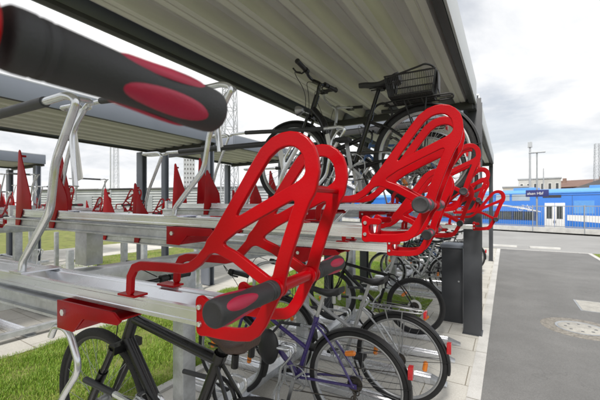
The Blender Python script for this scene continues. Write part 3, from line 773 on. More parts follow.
# ------------------------------------------------------------------ second and third rows of racks
ORD = ['first','second','third','fourth','fifth','sixth','seventh','eighth','ninth','tenth']
def rack_row(xf, y0, n, rowname, framelabel, flip, lows):
    for i in range(n):
        hi = i % 2 == 0
        o = copy_tree(protoH if hi else protoL)
        dx = rng.uniform(-.06, .06)
        o.location = (xf+dx, y0+.52*i, 1.565 if hi else 1.42)
        o.rotation_euler = (0, R(.6), YAW if not flip else YAW+math.pi)
        tag(o, ('raised' if hi else 'low') + ' red-handled upper tray of the ' + rowname + ', ' + ORD[i] + ' from its near end', 'bike tray', 'upper trays of the '+rowname)
    for i in range(0, n, lows):
        o = copy_tree(lowA); o.location = (xf+.35 if not flip else xf-.35, y0+.52*i, .008); o.rotation_euler = (0,0,YAW if not flip else YAW+math.pi)
        tag(o, 'silver ground tray of the ' + rowname + ', under its ' + ORD[i] + ' upper tray', 'bike tray', 'ground trays of the '+rowname)
    xm = xf-1.6 if not flip else xf+1.6
    make_frame('rack_frame', xm, y0-.4, y0+.52*n, (y0-.1, y0+.52*n*.5, y0+.52*n-.3), framelabel, 1.95)
rack_row(-5.15, .15, 8, 'second row', 'galvanised steel frame under the second row of red-handled trays', False, 1)
rack_row(-11.2, -.2, 8, 'third row', 'galvanised steel frame under the third row at the far left', False, 2)
rack_row(-8.75, -.6, 9, 'middle open-air row', 'galvanised steel frame under the open-air row between the two left shelters', False, 2)

# ------------------------------------------------------------------ ground
def gmat(name, cols, scale, rough=.9, bump=.3, bscale=150, brick=None, detail=8, spots=None):
    m = bpy.data.materials.new(name); m.use_nodes = True; nt = m.node_tree; nd = nt.nodes; lk = nt.links
    b = nd['Principled BSDF']; b.inputs['Roughness'].default_value = rough; b.inputs['Specular IOR Level'].default_value = .3
    tc = nd.new('ShaderNodeTexCoord')
    n = nd.new('ShaderNodeTexNoise'); n.inputs['Scale'].default_value = scale; n.inputs['Detail'].default_value = detail; n.inputs['Roughness'].default_value = .65
    lk.new(tc.outputs['Object'], n.inputs['Vector'])
    r = nd.new('ShaderNodeValToRGB'); e = r.color_ramp.elements; e[0].position = .32; e[1].position = .70
    e[0].color = (*cols[0],1); e[1].color = (*cols[-1],1)
    if len(cols) == 3: x = e.new(.5); x.color = (*cols[1],1)
    lk.new(n.outputs['Fac'], r.inputs['Fac']); out = r.outputs['Color']
    n2 = nd.new('ShaderNodeTexNoise'); n2.inputs['Scale'].default_value = bscale; n2.inputs['Detail'].default_value = 3
    lk.new(tc.outputs['Object'], n2.inputs['Vector'])
    mx = nd.new('ShaderNodeMix'); mx.data_type = 'RGBA'; mx.blend_type = 'OVERLAY'; mx.inputs['Factor'].default_value = .35
    lk.new(out, mx.inputs['A']); lk.new(n2.outputs['Color'], mx.inputs['B'])
    hs = nd.new('ShaderNodeRGBToBW'); lk.new(n2.outputs['Fac'], hs.inputs['Color']); lk.new(hs.outputs['Val'], mx.inputs['B']); out = mx.outputs['Result']
    if spots:
        vo = nd.new('ShaderNodeTexVoronoi'); vo.inputs['Scale'].default_value = spots; lk.new(tc.outputs['Object'], vo.inputs['Vector'])
        bw = nd.new('ShaderNodeRGBToBW'); lk.new(vo.outputs['Color'], bw.inputs['Color'])
        m3 = nd.new('ShaderNodeMapRange'); m3.inputs['To Min'].default_value = .84; m3.inputs['To Max'].default_value = 1.14; lk.new(bw.outputs['Val'], m3.inputs['Value'])
        mm = nd.new('ShaderNodeMix'); mm.data_type = 'RGBA'; mm.blend_type = 'MULTIPLY'; mm.inputs['Factor'].default_value = 1
        lk.new(out, mm.inputs['A']); lk.new(m3.outputs['Result'], mm.inputs['B']); out = mm.outputs['Result']
        # hairline cracks and darker seepage stains
        wv = nd.new('ShaderNodeTexVoronoi'); wv.feature = 'DISTANCE_TO_EDGE'; wv.inputs['Scale'].default_value = .42
        nz = nd.new('ShaderNodeTexNoise'); nz.inputs['Scale'].default_value = 2.2; nz.inputs['Detail'].default_value = 7; lk.new(tc.outputs['Object'], nz.inputs['Vector'])
        va = nd.new('ShaderNodeVectorMath'); va.operation = 'ADD'; lk.new(tc.outputs['Object'], va.inputs[0]); lk.new(nz.outputs['Color'], va.inputs[1]); lk.new(va.outputs[0], wv.inputs['Vector'])
        cr = nd.new('ShaderNodeMapRange'); cr.inputs['From Max'].default_value = .0035; cr.inputs['To Min'].default_value = .84; lk.new(wv.outputs['Distance'], cr.inputs['Value'])
        st = nd.new('ShaderNodeMapRange'); st.inputs['From Min'].default_value = .42; st.inputs['From Max'].default_value = .60; st.inputs['To Min'].default_value = .92; lk.new(nz.outputs['Fac'], st.inputs['Value'])
        mu = nd.new('ShaderNodeMath'); mu.operation = 'MULTIPLY'; lk.new(cr.outputs['Result'], mu.inputs[0]); lk.new(st.outputs['Result'], mu.inputs[1])
        mm = nd.new('ShaderNodeMix'); mm.data_type = 'RGBA'; mm.blend_type = 'MULTIPLY'; mm.inputs['Factor'].default_value = 1
        lk.new(out, mm.inputs['A']); lk.new(mu.outputs[0], mm.inputs['B']); out = mm.outputs['Result']
    bp = nd.new('ShaderNodeBump'); bp.inputs['Strength'].default_value = bump; bp.inputs['Distance'].default_value = .006
    lk.new(n2.outputs['Fac'], bp.inputs['Height'])
    if brick:
        bk = nd.new('ShaderNodeTexBrick'); bk.inputs['Scale'].default_value = 1; bk.inputs['Brick Width'].default_value = brick[0]; bk.inputs['Row Height'].default_value = brick[1]
        bk.inputs['Mortar Size'].default_value = brick[2]; bk.offset = brick[3]; bk.inputs['Mortar Smooth'].default_value = .3
        bk.inputs['Color1'].default_value = (1,1,1,1); bk.inputs['Color2'].default_value = (.90,.90,.89,1); bk.inputs['Mortar'].default_value = (.40,.37,.32,1)
        lk.new(tc.outputs['Object'], bk.inputs['Vector'])
        m2 = nd.new('ShaderNodeMix'); m2.data_type = 'RGBA'; m2.blend_type = 'MULTIPLY'; m2.inputs['Factor'].default_value = 1
        lk.new(out, m2.inputs['A']); lk.new(bk.outputs['Color'], m2.inputs['B']); out = m2.outputs['Result']
    lk.new(out, b.inputs['Base Color']); lk.new(bp.outputs['Normal'], b.inputs['Normal'])
    return m
GRASSB = gmat('grass soil', [(.10,.095,.045),(.17,.20,.05),(.25,.23,.10)], 2.6, .95, .8, 45)
PAVE   = gmat('concrete paving', [(.46,.45,.41),(.54,.525,.485),(.60,.585,.54)], 1.3, .85, .15, 120, brick=(.60,.40,.005,.5))
ASPH   = gmat('asphalt', [(.165,.165,.163),(.19,.19,.188),(.225,.224,.22)], .6, .88, .5, 240, spots=130)
ASPH2  = gmat('road asphalt', [(.26,.26,.256),(.30,.30,.296),(.34,.34,.335)], .4, .9, .3, 160)
KERB   = gmat('kerb concrete', [(.46,.455,.44),(.54,.535,.52),(.60,.595,.58)], 3, .85, .2, 140, brick=(1.0,1.0,.006,0))
BALLAST= gmat('ballast', [(.10,.09,.08),(.16,.145,.13),(.2,.19,.17)], 9, .95, .8, 60)
MARK   = gmat('white kerb stone', [(.46,.46,.445),(.56,.56,.54),(.64,.64,.62)], 3, .8, .2, 80)
PATCH  = gmat('light cover concrete', [(.30,.29,.27),(.40,.39,.36),(.46,.45,.42)], 7, .85, .4, 120)
COBBLE = gmat('small paving setts', [(.15,.14,.125),(.24,.225,.20),(.32,.30,.27)], 22, .9, .8, 60)
E_ = Vector((.915,-.404,0)).normalized(); N_ = Vector((.404,.915,0)).normalized(); F0 = Vector((-.92,25.97,0))
def FP(t, n, z=0): p = F0+E_*t+N_*n; return (p.x, p.y, z)
def sheet(name, pts, m):
    b = MB(); b.add(pts, [tuple(range(len(pts)))]); o = b.build(name, m, smooth=False); tag(o, kind='structure'); return o
far = 400
g = MB(); A, B = FP(-far, .6), FP(far, .6)
g.add([A, B, (far, -far, 0), (-far, -far, 0)], [(0,1,2,3)])
tag(g.build('ground', GRASSB, smooth=False), kind='structure')
g = MB(); g.add([FP(-far,.6,-1.05), FP(far,.6,-1.05), FP(far,900,-1.05), FP(-far,900,-1.05)], [(0,1,2,3)])
g.add([FP(-far,.6,-1.05), FP(far,.6,-1.05), FP(far,.6,-.001), FP(-far,.6,-.001)], [(0,1,2,3)])
tag(g.build('track_bed', BALLAST, smooth=False), kind='structure')
sheet('lane', [(-.17,-12,.008), (2.25,-12,.008), (2.25,14.2,.008), (-.17,14.2,.008)], ASPH)
sheet('road', [(-30,14.2,.004), (30,14.2,.004), FP(34,-1.3,.004), FP(-40,-1.3,.004)], ASPH2)
def slab(name, x0, x1, y0, y1, z, m):
    b = MB(); b.box(x0, x1, y0, y1, -.05, z); o = b.build(name, m, smooth=False); tag(o, kind='structure'); return o
slab('pavement', -2.42, -.273, -12, 4.72, .0060, PAVE)
slab('pavement', -1.02, -.273, 4.72, 5.85, .0058, PAVE)
slab('pavement', -2.42, -.273, 5.85, 14.1, .0056, PAVE)
slab('pavement', -7.3, -4.35, -12, 9.0, .0055, PAVE)
slab('pavement', -10.55, -8.2, -.6, 4.6, .0053, PAVE)
slab('pavement', -13.6, -10.6, -12, 9.0, .0054, PAVE)
slab('kerb', -.272, -.171, -12, 14.1, .0125, KERB)
slab('kerb', 2.251, 2.36, -12, 14.1, .014, KERB)
slab('kerb', -2.50, -2.421, -12, 4.72, .03, KERB)
for x0, x1 in ((-.55,.35),(.75,1.65)):
    slab('kerb', x0, x1, 14.95, 15.14, .055, MARK)
slab('road_joint', -.17, 2.36, 14.1001, 14.20, .0118, KERB)

# covers in the lane
mh = empty('manhole_cover', (.80, 5.45, .008)); tag(mh, 'round manhole cover in a ring of setts in the lane', 'manhole cover')
m = MB(); m.lathe([(.0005,.262),(.004,.262),(.0045,.40),(.0005,.415)], (0,0,0), (0,0,1), 48); m.build('sett_ring', COBBLE, mh)
m = MB(); m.lathe([(.0005,.26),(.006,.26),(.006,.235),(.003,.23)], (0,0,0), (0,0,1), 48); m.build('rim', RAIL, mh)
m = MB(); m.lathe([(.003,.229),(.0055,.225),(.0055,.0)], (0,0,0), (0,0,1), 48); cov = m.build('lid', PATCH, mh)
m = MB()
for i in range(8):
    a = i*math.pi/4; m.lathe([(.0,0),(.0,.018),(.0012,.018),(.0012,0)], (.15*math.cos(a),.15*math.sin(a),.0052), (0,0,1), 10)
m.build('vent_plug', ANTHR, cov)
rc = empty('access_cover', (1.28, 6.72, .008)); tag(rc, 'light rectangular access cover set in the lane beyond the manhole', 'access cover')
m = MB(); m.box(-.34,.34,-.34,.34,.0002,.003); m.build('frame', RAIL, rc); m = MB(); m.box(-.315,.315,-.315,.315,.0032,.0055); m.build('lid', PATCH, rc)

# grass blades on the verges
def grass(name, rects, n, seed):
    r = np.random.default_rng(seed); vs = []; fs = []
    areas = np.array([(b-a)*(d-c) for a,b,c,d in rects]); pick = r.choice(len(rects), n, p=areas/areas.sum())
    P = np.array(rects)[pick]
    x = P[:,0]+(P[:,1]-P[:,0])*r.random(n); y = P[:,2]+(P[:,3]-P[:,2])*r.random(n)
    clump = np.sin(x*7.1+1.3*np.sin(y*5.3))*np.sin(y*6.3+1.7*np.sin(x*4.1))
    bare = np.sin(x*2.3+.7*np.sin(y*3.1))*np.sin(y*1.9+.8*np.sin(x*2.7)) ; keep = (r.random(n) < .66+.42*clump) & ((bare < .55) | (r.random(n) < .22)); x = x[keep]; y = y[keep]; n = len(x); cl = clump[keep]
    h = (.018+.034*r.random(n))*(1+.45*cl); w = .0013+.0015*r.random(n); a = r.random(n)*6.283; le = .6*h*(r.random(n)+.1); b = r.random(n)*6.283
    dx, dy = np.cos(a)*w, np.sin(a)*w; lx, ly = np.cos(b)*le, np.sin(b)*le
    V = np.empty((n,5,3))
    V[:,0] = np.stack([x-dx,y-dy,np.zeros(n)],1); V[:,1] = np.stack([x+dx,y+dy,np.zeros(n)],1)
    V[:,2] = np.stack([x+lx*.35-dx*.8,y+ly*.35-dy*.8,h*.6],1); V[:,3] = np.stack([x+lx*.35+dx*.8,y+ly*.35+dy*.8,h*.6],1)
    V[:,4] = np.stack([x+lx,y+ly,h*(.75+.25*r.random(n))],1)
    i0 = np.arange(n)*5
    me = bpy.data.meshes.new(name)
    F = [(int(i),int(i)+1,int(i)+3,int(i)+2) for i in i0]+[(int(i)+2,int(i)+3,int(i)+4) for i in i0]
    me.from_pydata(V.reshape(-1,3).tolist(), [], F); me.update()
    o = bpy.data.objects.new(name, me); col.objects.link(o)
    m = MATS.get('grass blade')
    if not m:
        m = bpy.data.materials.new('grass blade'); m.use_nodes = True; nt = m.node_tree; nd = nt.nodes; lk = nt.links; bs = nd['Principled BSDF']
        bs.inputs['Roughness'].default_value = .55
        g1 = nd.new('ShaderNodeNewGeometry'); rp = nd.new('ShaderNodeValToRGB'); tc = nd.new('ShaderNodeTexCoord'); nz = nd.new('ShaderNodeTexNoise'); nz.inputs['Scale'].default_value = 1.1
        lk.new(tc.outputs['Object'], nz.inputs['Vector'])
        ad = nd.new('ShaderNodeMath'); ad.operation = 'MULTIPLY_ADD'; ad.inputs[1].default_value = .55; lk.new(g1.outputs['Random Per Island'], ad.inputs[0])
        sc = nd.new('ShaderNodeMath'); sc.operation = 'MULTIPLY'; sc.inputs[1].default_value = .5; lk.new(nz.outputs['Fac'], sc.inputs[0]); lk.new(sc.outputs[0], ad.inputs[2])
        e = rp.color_ramp.elements; e[0].position = .15; e[0].color = (.11,.23,.02,1); e[1].position = .92; e[1].color = (.48,.43,.17,1); k_ = e.new(.60); k_.color = (.24,.38,.04,1)
        lk.new(ad.outputs[0], rp.inputs['Fac']); lk.new(rp.outputs['Color'], bs.inputs['Base Color'])
        bs.inputs['Transmission Weight'].default_value = 0; bs.inputs['Subsurface Weight'].default_value = 0
        MATS['grass blade'] = m
    me.materials.append(m)
    tag(o, kind='stuff', label='short green grass growing on the verge between the racks', cat='grass')
    return o
grass('grass', [(-4.40,-2.47,-.6,4.74),(-4.34,-1.03,4.72,5.84),(-4.34,-2.44,5.84,9.0)], 400000, 3)
grass('grass', [(2.38,6.0,9.0,14.0),(-10.5,-7.35,-.5,9.0)], 60000, 5)['label'] = 'short green grass on the verges beside the lane and the far rows'

# ------------------------------------------------------------------ background: fence, train, lamp, buildings, masts
FENCEM = mat('fence steel', (.36,.38,.40), .4, .5, var=.1)
fe = empty('fence', FP(0,0)); tag(fe, 'grey steel railing with thin vertical bars on a white kerb along the tracks', 'fence')
b = MB(); b.bar((E_*-60+Vector((0,0,.15))), (E_*40+Vector((0,0,.15))), .16, .30); b.build('kerb_wall', MARK, fe)
b = MB()
for z in (.36, 1.54): b.bar(E_*-60+Vector((0,0,z)), E_*40+Vector((0,0,z)), .045, .045)
b.build('rail', FENCEM, fe)
b = MB()
for i in range(-470, 320):
    p = E_*(i*.125); b.bar(p+Vector((0,0,.37)), p+Vector((0,0,1.53)), .013, .013)
b.build('bars', FENCEM, fe)
for i in range(-17, 17):
    b = MB(); p = E_*(i*2.5+.06); b.bar(p+Vector((0,0,.0))-N_*.07, p+Vector((0,0,1.60))-N_*.07, .045, .045); b.build('post', FENCEM, fe)

TB = mat('train blue', (.035,.185,.62), .28, var=.05, vscale=1.2, coat=.4); TB2 = mat('train light blue roof', (.12,.33,.72), .35, var=.06); TW = mat('train white', (.76,.77,.77), .32, var=.05); 
TG = mat('train window glass', (.05,.06,.065), .08, var=.4, vscale=1.5); TGU = mat('train pale window', (.36,.44,.52), .12, var=.2, vscale=1.0); TDK = mat('train dark underframe', (.05,.05,.055), .6, var=.2); TSG = mat('dark blue sign', (.03,.035,.16), .4, var=.05)
TN = 7.8
tr_ = empty('train', FP(0, TN, -1.05)); tag(tr_, 'bright blue passenger train with white doors and white swoosh behind the fence', 'train')
def TP(t, n, z): p = E_*t+N_*n; return (p.x, p.y, z+1.05)
def tbox(mb, t0, t1, n0, n1, z0, z1):
    mb.add([TP(t0,n0,z0),TP(t1,n0,z0),TP(t1,n1,z0),TP(t0,n1,z0),TP(t0,n0,z1),TP(t1,n0,z1),TP(t1,n1,z1),TP(t0,n1,z1)], [(0,3,2,1),(4,5,6,7),(0,1,5,4),(1,2,6,5),(2,3,7,6),(3,0,4,7)])
for ci, (t0, t1) in enumerate(((-46,-20.2),(-19.8,6.0),(6.4,32.0))):
    b = MB(); pr = [(0,-.62),(0,2.35),(.10,2.62),(2.7,2.62),(2.8,2.35),(2.8,-.62)]
    b.prism(pr, lambda a,z,h: TP(h,a,z), t0, t1); b.build('body', TB, tr_, bevel=.02)
    b = MB(); pr = [(.11,2.625),(.35,2.80),(.8,2.92),(2.0,2.92),(2.45,2.80),(2.69,2.625)]
    b.prism(pr, lambda a,z,h: TP(h,a,z), t0+.1, t1-.1); b.build('roof', TB2, tr_, bevel=.02)
    b = MB(); tbox(b, t0+.5, t1-.5, .25, 2.55, -.95, -.63); b.build('underframe', TDK, tr_)
def tpart(name, m, rects, n=-.012, th=.011, par=None):
    for (t0, t1, z0, z1) in rects:
        b = MB(); tbox(b, t0, t1, n, n+th, z0, z1); o = b.build(name, m, par or tr_); yield o
DOORS = [2.56]
for o in tpart('window', TG, [(t, t+.70, .42, 1.06) for t in (-12.0,-11.2,-10.4,-9.6,-8.8,-8.0,-7.2,-5.9,-5.1,-4.3,-3.45,-2.70,-1.85,-1.02,8.0,8.8,9.6,10.4,11.2,12.0,12.8)]): pass
for o in tpart('upper_window', TGU, [(-8.4,-6.0,1.99,2.52),(-5.6,-3.5,1.99,2.52),(-3.25,-2.15,1.99,2.52),(-1.96,-.62,1.99,2.52),(7.2,9.6,1.99,2.52)]): pass
for o in tpart('window_band', mat('train dark band', (.018,.05,.17), .25, var=.15), [(-13,-.15,.36,1.12),(6.9,13.8,.36,1.12)], n=-.0085, th=.008): pass
for o in tpart('skirt', TDK, [(-45.8,-20.4,-.62,-.40),(-19.6,5.8,-.62,-.40),(6.6,31.8,-.62,-.40)], n=-.009): pass
for o in tpart('panel_joint', TDK, [(t, t+.018, -.4, 2.33) for t in (-16,-13.2,-9.1,-5.75,-3.35,-.05,2.20,4.6,7.0,10.0)], n=-.0065, th=.006): pass
for o in tpart('gutter', TDK, [(-19.7,5.9,2.36,2.385),(-45.8,-20.4,2.36,2.385),(6.6,31.8,2.36,2.385)], n=-.02, th=.02): pass
for t in (-15,-8,-2.2,3.0,10,18):
    b = MB(); tbox(b, t, t+1.6, .8, 2.0, 2.90, 3.10); b.build('roof_unit', TB2, tr_, bevel=.03)
for o in tpart('destination_display', TDK, [(.30,1.52,2.20,2.42)]): pass
for o in tpart('light_band', TB2, [(-19.5,5.8,2.54,2.62)], n=-.010): pass
for o in tpart('vestibule_panel', TB2, [(2.3,3.5,1.0,1.95)], n=-.006): pass
for d0 in (-15.0, .42, 14.0):
    for k in range(2):
        t0 = d0+k*.68; b = MB(); tbox(b, t0+.015, t0+.665, -.03, -.0005, -.28, 1.79); dr = b.build('door', TW, tr_, bevel=.01)
        b = MB(); tbox(b, t0+.15, t0+.53, -.036, -.0305, .55, 1.52); b.build('door_window', TG, dr)
        b = MB(); tbox(b, t0+(.60 if k == 0 else .04), t0+(.64 if k == 0 else .08), -.038, -.0305, .2, .42); b.build('door_handle', TDK, dr)
b = MB(); vs = []; fs = []; N = 24
for i in range(N+1):
    u = i/N; t = -4.6+4.75*u; z = 1.70-.62*u**1.3+.10*math.sin(u*3.1); w = .02+.09*math.sin(u*math.pi)**.8+.05*u
    vs += [TP(t,-.008,z-w/2), TP(t,-.008,z+w/2)]
for i in range(N): fs.append((2*i,2*i+2,2*i+3,2*i+1))
b.add(vs, fs); b.build('white_swoosh', TW, tr_)
b = MB(); vs = []; fs = []
for i in range(N+1):
    u = i/N; t = 1.90+4.0*u; z = .66-.16*u; w = .42+.16*u
    vs += [TP(t,-.008,z-w/2), TP(t,-.008,z+w/2)]
for i in range(N): fs.append((2*i,2*i+2,2*i+3,2*i+1))
b.add(vs, fs); b.build('white_swoosh', TW, tr_)
# white bicycle pictogram above the lower windows
b = MB()
def tl(pts, r=.018): b.tube([TP(t,-.012,z) for t, z in pts], r, 6)
for cx in (-1.30,-.62):
    b.tube([TP(cx+.19*math.cos(a*math.pi/10), -.012, 1.30+.16*math.sin(a*math.pi/10)) for a in range(20)], .016, 6, closed=True)
tl([(-1.30,1.30),(-1.12,1.56),(-.76,1.56),(-.62,1.30)]); tl([(-1.12,1.56),(-.98,1.30),(-.76,1.56)]); tl([(-1.30,1.30),(-.98,1.30)]); tl([(-.80,1.66),(-.74,1.50)]); tl([(-1.20,1.62),(-1.04,1.62)])
b.build('bicycle_symbol', TW, tr_)

GREYP = mat('mast galvanised', (.42,.44,.46), .5, .4, var=.1)
lp = empty('street_lamp', FP(2.60,.42)); tag(lp, 'slim grey lamp post with flat twin head standing at the fence before the train', 'street lamp')
b = MB(); b.tube([(0,0,-.02),(0,0,1.2),(0,0,4.85)], [.06,.055,.04], 12); b.build('pole', FENCEM, lp)
b = MB(); b.bar((-.42,.05,4.86),(.42,-.05,4.86),.22,.07); b.build('lamp_head', GREYP, lp, bevel=.02)
sg = empty('station_sign', FP(2.62,.30,2.33)); sg.rotation_euler = (0,0,math.atan2(E_.y,E_.x)); tag(sg, 'dark blue station name sign with white lettering on the lamp post', 'sign')
b = MB(); b.box(-.58,.64,-.03,.03,-.21,.21); sb_ = b.build('board', TSG, sg, bevel=.006)
cu = bpy.data.curves.new('lettering', 'FONT'); cu.body = 'alsen Hbf'; cu.size = .23; cu.extrude = .002; cu.align_x = 'LEFT'
to = bpy.data.objects.new('tmp', cu); col.objects.link(to); dg = bpy.context.evaluated_depsgraph_get(); dg.update()
me = bpy.data.meshes.new_from_object(to.evaluated_get(dg)); bpy.data.objects.remove(to); bpy.data.curves.remove(cu)
me.materials.clear(); me.materials.append(WHITEP); lt = bpy.data.objects.new('lettering', me); col.objects.link(lt); lt.parent = sb_; lt.location = (-.50,-.033,-.08); lt.rotation_euler = (R(90),0,0)

def at(px, d, z=0):      # site survey: bearing (tangent from the camera axis) and distance -> ground point
    u = (px-300)/335.0; return Vector((d*(-.5238+u*.8518), d*(.8518+u*.5238), z))
def facing(px): u = (px-300)/335.0; return math.atan2(.8518+u*.5238, -.5238+u*.8518)-math.pi/2
def lattice(px, d, w, H, label, arms=()):
    root = empty('lattice_mast', at(px, d, -.5), facing(px)+.3); tag(root, label, 'mast')
    b = MB(); n = int(H/(w*1.15)); h = w/2; th = max(.03, w*.05)
    for sx in (-1,1):
        for sy in (-1,1): b.bar((sx*h,sy*h,0),(sx*h*.6,sy*h*.6,H),th,th)
    b.build('legs', GREYP, root)
    b = MB()
    for i in range(n):
        z0 = H*i/n; z1 = H*(i+1)/n; s0 = h*(1-.4*i/n); s1 = h*(1-.4*(i+1)/n)
        for (a, c) in (((-1,-1),(1,-1)),((1,-1),(1,1)),((1,1),(-1,1)),((-1,1),(-1,-1))):
            b.bar((a[0]*s0,a[1]*s0,z0),(c[0]*s1,c[1]*s1,z1),th*.6,th*.6); b.bar((c[0]*s0,c[1]*s0,z0),(a[0]*s1,a[1]*s1,z1),th*.6,th*.6)
            b.bar((a[0]*s1,a[1]*s1,z1),(c[0]*s1,c[1]*s1,z1),th*.6,th*.6)
    b.build('bracing', GREYP, root)
    for (z, L) in arms:
        b = MB(); b.bar((-L,0,z),(L,0,z),.08,.08); b.bar((-L,0,z),(0,0,z+.6),.05,.05); b.bar((L,0,z),(0,0,z+.6),.05,.05); b.build('cross_arm', GREYP, root)
lattice(229.5, 42, 1.9, 26, 'tall lattice mast seen between the near roof and the second row roof', ((19.5,2.2),))
lattice(116, 62, .95, 19, 'thin lattice mast behind the second row shelter, left of the pale tower block', ((16,1.5),))
lattice(597, 46, .75, 10.6, 'lattice mast above the dark hall roof at the right edge')
def polem(px, d, H, r, label, head=None):
    root = empty('pole', at(px, d, -.4), facing(px)); tag(root, label, 'pole')
    b = MB(); b.tube([(0,0,0),(0,0,H*.5),(0,0,H)], [r,r*.9,r*.7], 10); b.build('shaft', GREYP, root)
    if head == 'ball':
        b = MB(); b.ball((0,0,H), r*3, r*3, r*4); b.build('lamp_head', GREYP, root)
    if head == 'box':
        b = MB(); b.box(-r*1.6, r*1.6, -r*1.5, r*1.5, H-.2, H+.5); b.build('signal_box', GREYP, root)
    if head == 'arm':
        b = MB(); b.bar((0,0,H-.5),(-2.4,0,H-.2),.07,.07); b.bar((0,0,H-1.6),(-2.4,0,H-.3),.05,.05); b.build('arm', GREYP, root)
polem(110.5, 38, 11, .09, 'thin plain pole left of the thin lattice mast, behind the second row roof')
polem(165.5, 34, 5.6, .07, 'short lamp pole with small round head right of the second row roof post', 'ball')
polem(530, 46, 10.2, .16, 'catenary mast with box head rising above the pale buildings', 'box')
polem(543.5, 52, 7.8, .10, 'short thin mast just right of the street lamp above the pale building', None)
polem(8, 40, 8.3, .09, 'thin mast at the far left edge above the third row', 'arm')

def bmat(nm, c): return mat(nm, c, .8, var=.12, vscale=.6)
PALE = bmat('pale render', (.44,.44,.42)); PALE2 = bmat('cream render', (.42,.405,.36)); BRICK = bmat('brick wall', (.24,.16,.13)); ROOFR = bmat('red tile roof', (.19,.12,.10)); ROOFD = bmat('dark roof', (.12,.12,.125)); WIN = mat('dark pane', (.06,.065,.07), .15, var=.2); GSL = bmat('grey cladding', (.25,.27,.29)); GSL2 = bmat('pale cladding', (.42,.44,.46))
def building(px0, px1, d, H, wallm, label, floors=3, cols=6, roof='flat', roofm=None, depth=9, yaw=0.0):
    pm = (px0+px1)/2; c = at(pm, d); W = (px1-px0)/335*d*1.02
    root = empty('building', (c.x, c.y, -1.0), facing(pm)+yaw); tag(root, label, 'building')
    H += 1.0; b = MB(); b.box(-W/2, W/2, 0, depth, 0, H); b.build('wall', wallm, root)
    if roof == 'flat':
        b = MB(); b.box(-W/2-.15, W/2+.15, -.15, depth+.15, H+.002, H+.25); b.build('roof', roofm or GSL2, root)
    elif roof == 'gable':
        b = MB(); b.profy([(-W/2-.4,H-.1),(W/2+.4,H-.1),(W/2+.4,H+.05),(0,H+W*.22),(-W/2-.4,H+.05)], -.3, depth+.3); b.build('roof', roofm, root)
    else:
        b = MB(); b.profx([(-.5,H+.003),(depth+.5,H+.003),(depth/2,H+1.7)], -W/2-.3, W/2+.3); r_ = b.build('roof', roofm, root)
        for q in (-.3,.25): 
            b = MB(); b.box(W*q-.3, W*q+.3, depth*.3, depth*.3+.6, H+.8, H+2.1); b.build('chimney', BRICK, r_)
    for f in range(floors):
        for k in range(cols):
            x = -W/2+W*(k+.5)/cols; z = H*(f+.35)/floors+.2; w = W/cols*.26; h = H/floors*.26
            b = MB(); b.box(x-w, x+w, -.04, -.005, z-h, z+h); fr = b.build('window', WHITEP, root)
            b = MB(); b.box(x-w+.07, x+w-.07, -.052, -.0405, z-h+.07, z+h-.07); b.build('pane', WIN, fr)
building(505, 527, 60, 4.9, PALE2, 'low cream flat building left of the catenary mast', 2, 4)
building(522, 556, 64, 6.7, PALE, 'pale grey flat-roofed building behind the street lamp', 3, 6)
building(553, 606, 70, 5.6, BRICK, 'brick building with red tiled roof beyond the train', 2, 9, 'pitch', ROOFR, yaw=-.25)
building(578, 640, 44, 3.6, GSL, 'dark gabled hall at the right edge behind the train', 1, 4, 'gable', ROOFD)
building(184, 194.5, 190, 29, GSL2, 'pale tower block with many storeys in the distance on the left', 12, 4)
# long slatted grey hall on the left
hp0, hp1 = at(40, 52), at(345, 40); W = (hp1-hp0).length; md = (hp0+hp1)/2
hl = empty('industrial_hall', (md.x, md.y, -.2), math.atan2(hp1.y-hp0.y, hp1.x-hp0.x)); tag(hl, 'long grey industrial hall with horizontal slatted cladding behind the racks', 'building')
b = MB(); b.box(-W/2, W/2, 0, 10, 0, 4.1); b.build('wall', GSL, hl)
b = MB()
for i in range(11): b.box(-W/2+.05, W/2-.05, -.10, -.002, .25+i*.36, .25+i*.36+.20)
b.build('cladding', GSL2, hl)
b = MB(); b.box(-W/2-.2, W/2+.2, -.3, 10.2, 4.102, 4.3); b.build('roof', ROOFD, hl)
for q in (-.32,-.1,.2):
    b = MB(); b.box(W*q-1.6, W*q+1.6, -.14, -.1005, 0, 3.2); b.build('door', GSL, hl)

# ------------------------------------------------------------------ light, sky, camera
SUN_EL, SUN_AZ = 46, 172      # azimuth clockwise from +Y (towards the back left)
w = bpy.data.worlds.new('World'); scene.world = w; w.use_nodes = True; nt = w.node_tree; nd = nt.nodes; lk = nt.links
out = nd['World Output']; bg = nd['Background']; bg.inputs['Strength'].default_value = .10
sk = nd.new('ShaderNodeTexSky'); sk.sky_type = 'NISHITA'; sk.sun_disc = False; sk.sun_elevation = R(SUN_EL); sk.sun_rotation = R(SUN_AZ); sk.dust_density = 2.0
lk.new(sk.outputs['Color'], bg.inputs['Color'])
tc = nd.new('ShaderNodeTexCoord'); sp = nd.new('ShaderNodeSeparateXYZ'); lk.new(tc.outputs['Generated'], sp.inputs[0])
def mth(op, a, b=None, c=None):
    n = nd.new('ShaderNodeMath'); n.operation = op
    for i, v in enumerate((a,b,c)):
        if v is None: continue
        if isinstance(v, (int,float)): n.inputs[i].default_value = v
        else: lk.new(v, n.inputs[i])
    return n.outputs[0]
den = mth('ADD', mth('MAXIMUM', sp.outputs['Z'], 0.0), .22)
cx = mth('DIVIDE', sp.outputs['X'], den); cy = mth('DIVIDE', sp.outputs['Y'], den)
cmb = nd.new('ShaderNodeCombineXYZ'); lk.new(cx, cmb.inputs[0]); lk.new(cy, cmb.inputs[1])
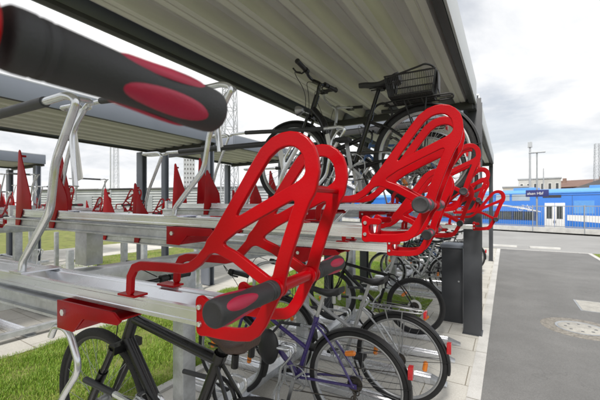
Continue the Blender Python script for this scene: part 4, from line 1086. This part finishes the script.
def noise(scale, detail, rough, off):
    mp = nd.new('ShaderNodeMapping'); mp.inputs['Location'].default_value = off; lk.new(cmb.outputs[0], mp.inputs['Vector'])
    n = nd.new('ShaderNodeTexNoise'); n.inputs['Scale'].default_value = scale; n.inputs['Detail'].default_value = detail; n.inputs['Roughness'].default_value = rough; n.inputs['Distortion'].default_value = .3
    lk.new(mp.outputs[0], n.inputs['Vector']); return n.outputs['Fac']
n1 = noise(.85, 8, .55, (3.1,1.7,0)); n2 = noise(1.3, 9, .58, (8.4,-2.2,2.0))
def ramp(v, stops):
    r = nd.new('ShaderNodeValToRGB'); e = r.color_ramp.elements
    e[0].position, e[0].color = stops[0][0], (*stops[0][1],1); e[1].position, e[1].color = stops[-1][0], (*stops[-1][1],1)
    for p, c in stops[1:-1]: x = e.new(p); x.color = (*c,1)
    lk.new(v, r.inputs['Fac']); return r.outputs['Color']
mask = ramp(n1, [(.36,(.62,)*3),(.47,(1,)*3)])
shade = ramp(n2, [(.34,(.70,.725,.76)),(.45,(.86,.87,.89)),(.56,(.98,.98,.98)),(.70,(1.22,1.19,1.14))])
bg2 = nd.new('ShaderNodeBackground'); bg2.inputs['Strength'].default_value = 1.15; lk.new(shade, bg2.inputs['Color'])
mx = nd.new('ShaderNodeMixShader'); lk.new(mask, mx.inputs[0]); lk.new(bg.outputs[0], mx.inputs[1]); lk.new(bg2.outputs[0], mx.inputs[2]); lk.new(mx.outputs[0], out.inputs['Surface'])
L = bpy.data.lights.new('sun', 'SUN'); L.energy = 3.8; L.angle = R(8); L.color = (1,.95,.88)
so = bpy.data.objects.new('sun', L); col.objects.link(so)
az = R(SUN_AZ); d = Vector((math.sin(az)*math.cos(R(SUN_EL)), math.cos(az)*math.cos(R(SUN_EL)), math.sin(R(SUN_EL))))
so.rotation_euler = d.to_track_quat('Z', 'Y').to_euler(); so.location = d*30

cd = bpy.data.cameras.new('camera'); cam = bpy.data.objects.new('camera', cd); col.objects.link(cam); scene.camera = cam
cam.location = (0,0,CAM_H); cam.rotation_euler = (R(90), 0, math.atan2(206,335))
cd.sensor_width = 36; cd.lens = 36*335/600; cd.shift_y = 6/600; cd.clip_start = .01; cd.clip_end = 2000
cd.dof.use_dof = True; cd.dof.focus_distance = .95; cd.dof.aperture_fstop = 8.0
scene.view_settings.view_transform = 'Standard'; scene.view_settings.look = 'None'; scene.view_settings.exposure = 0; scene.view_settings.gamma = 1
scene.cycles.max_bounces = 8; scene.cycles.use_denoising = True
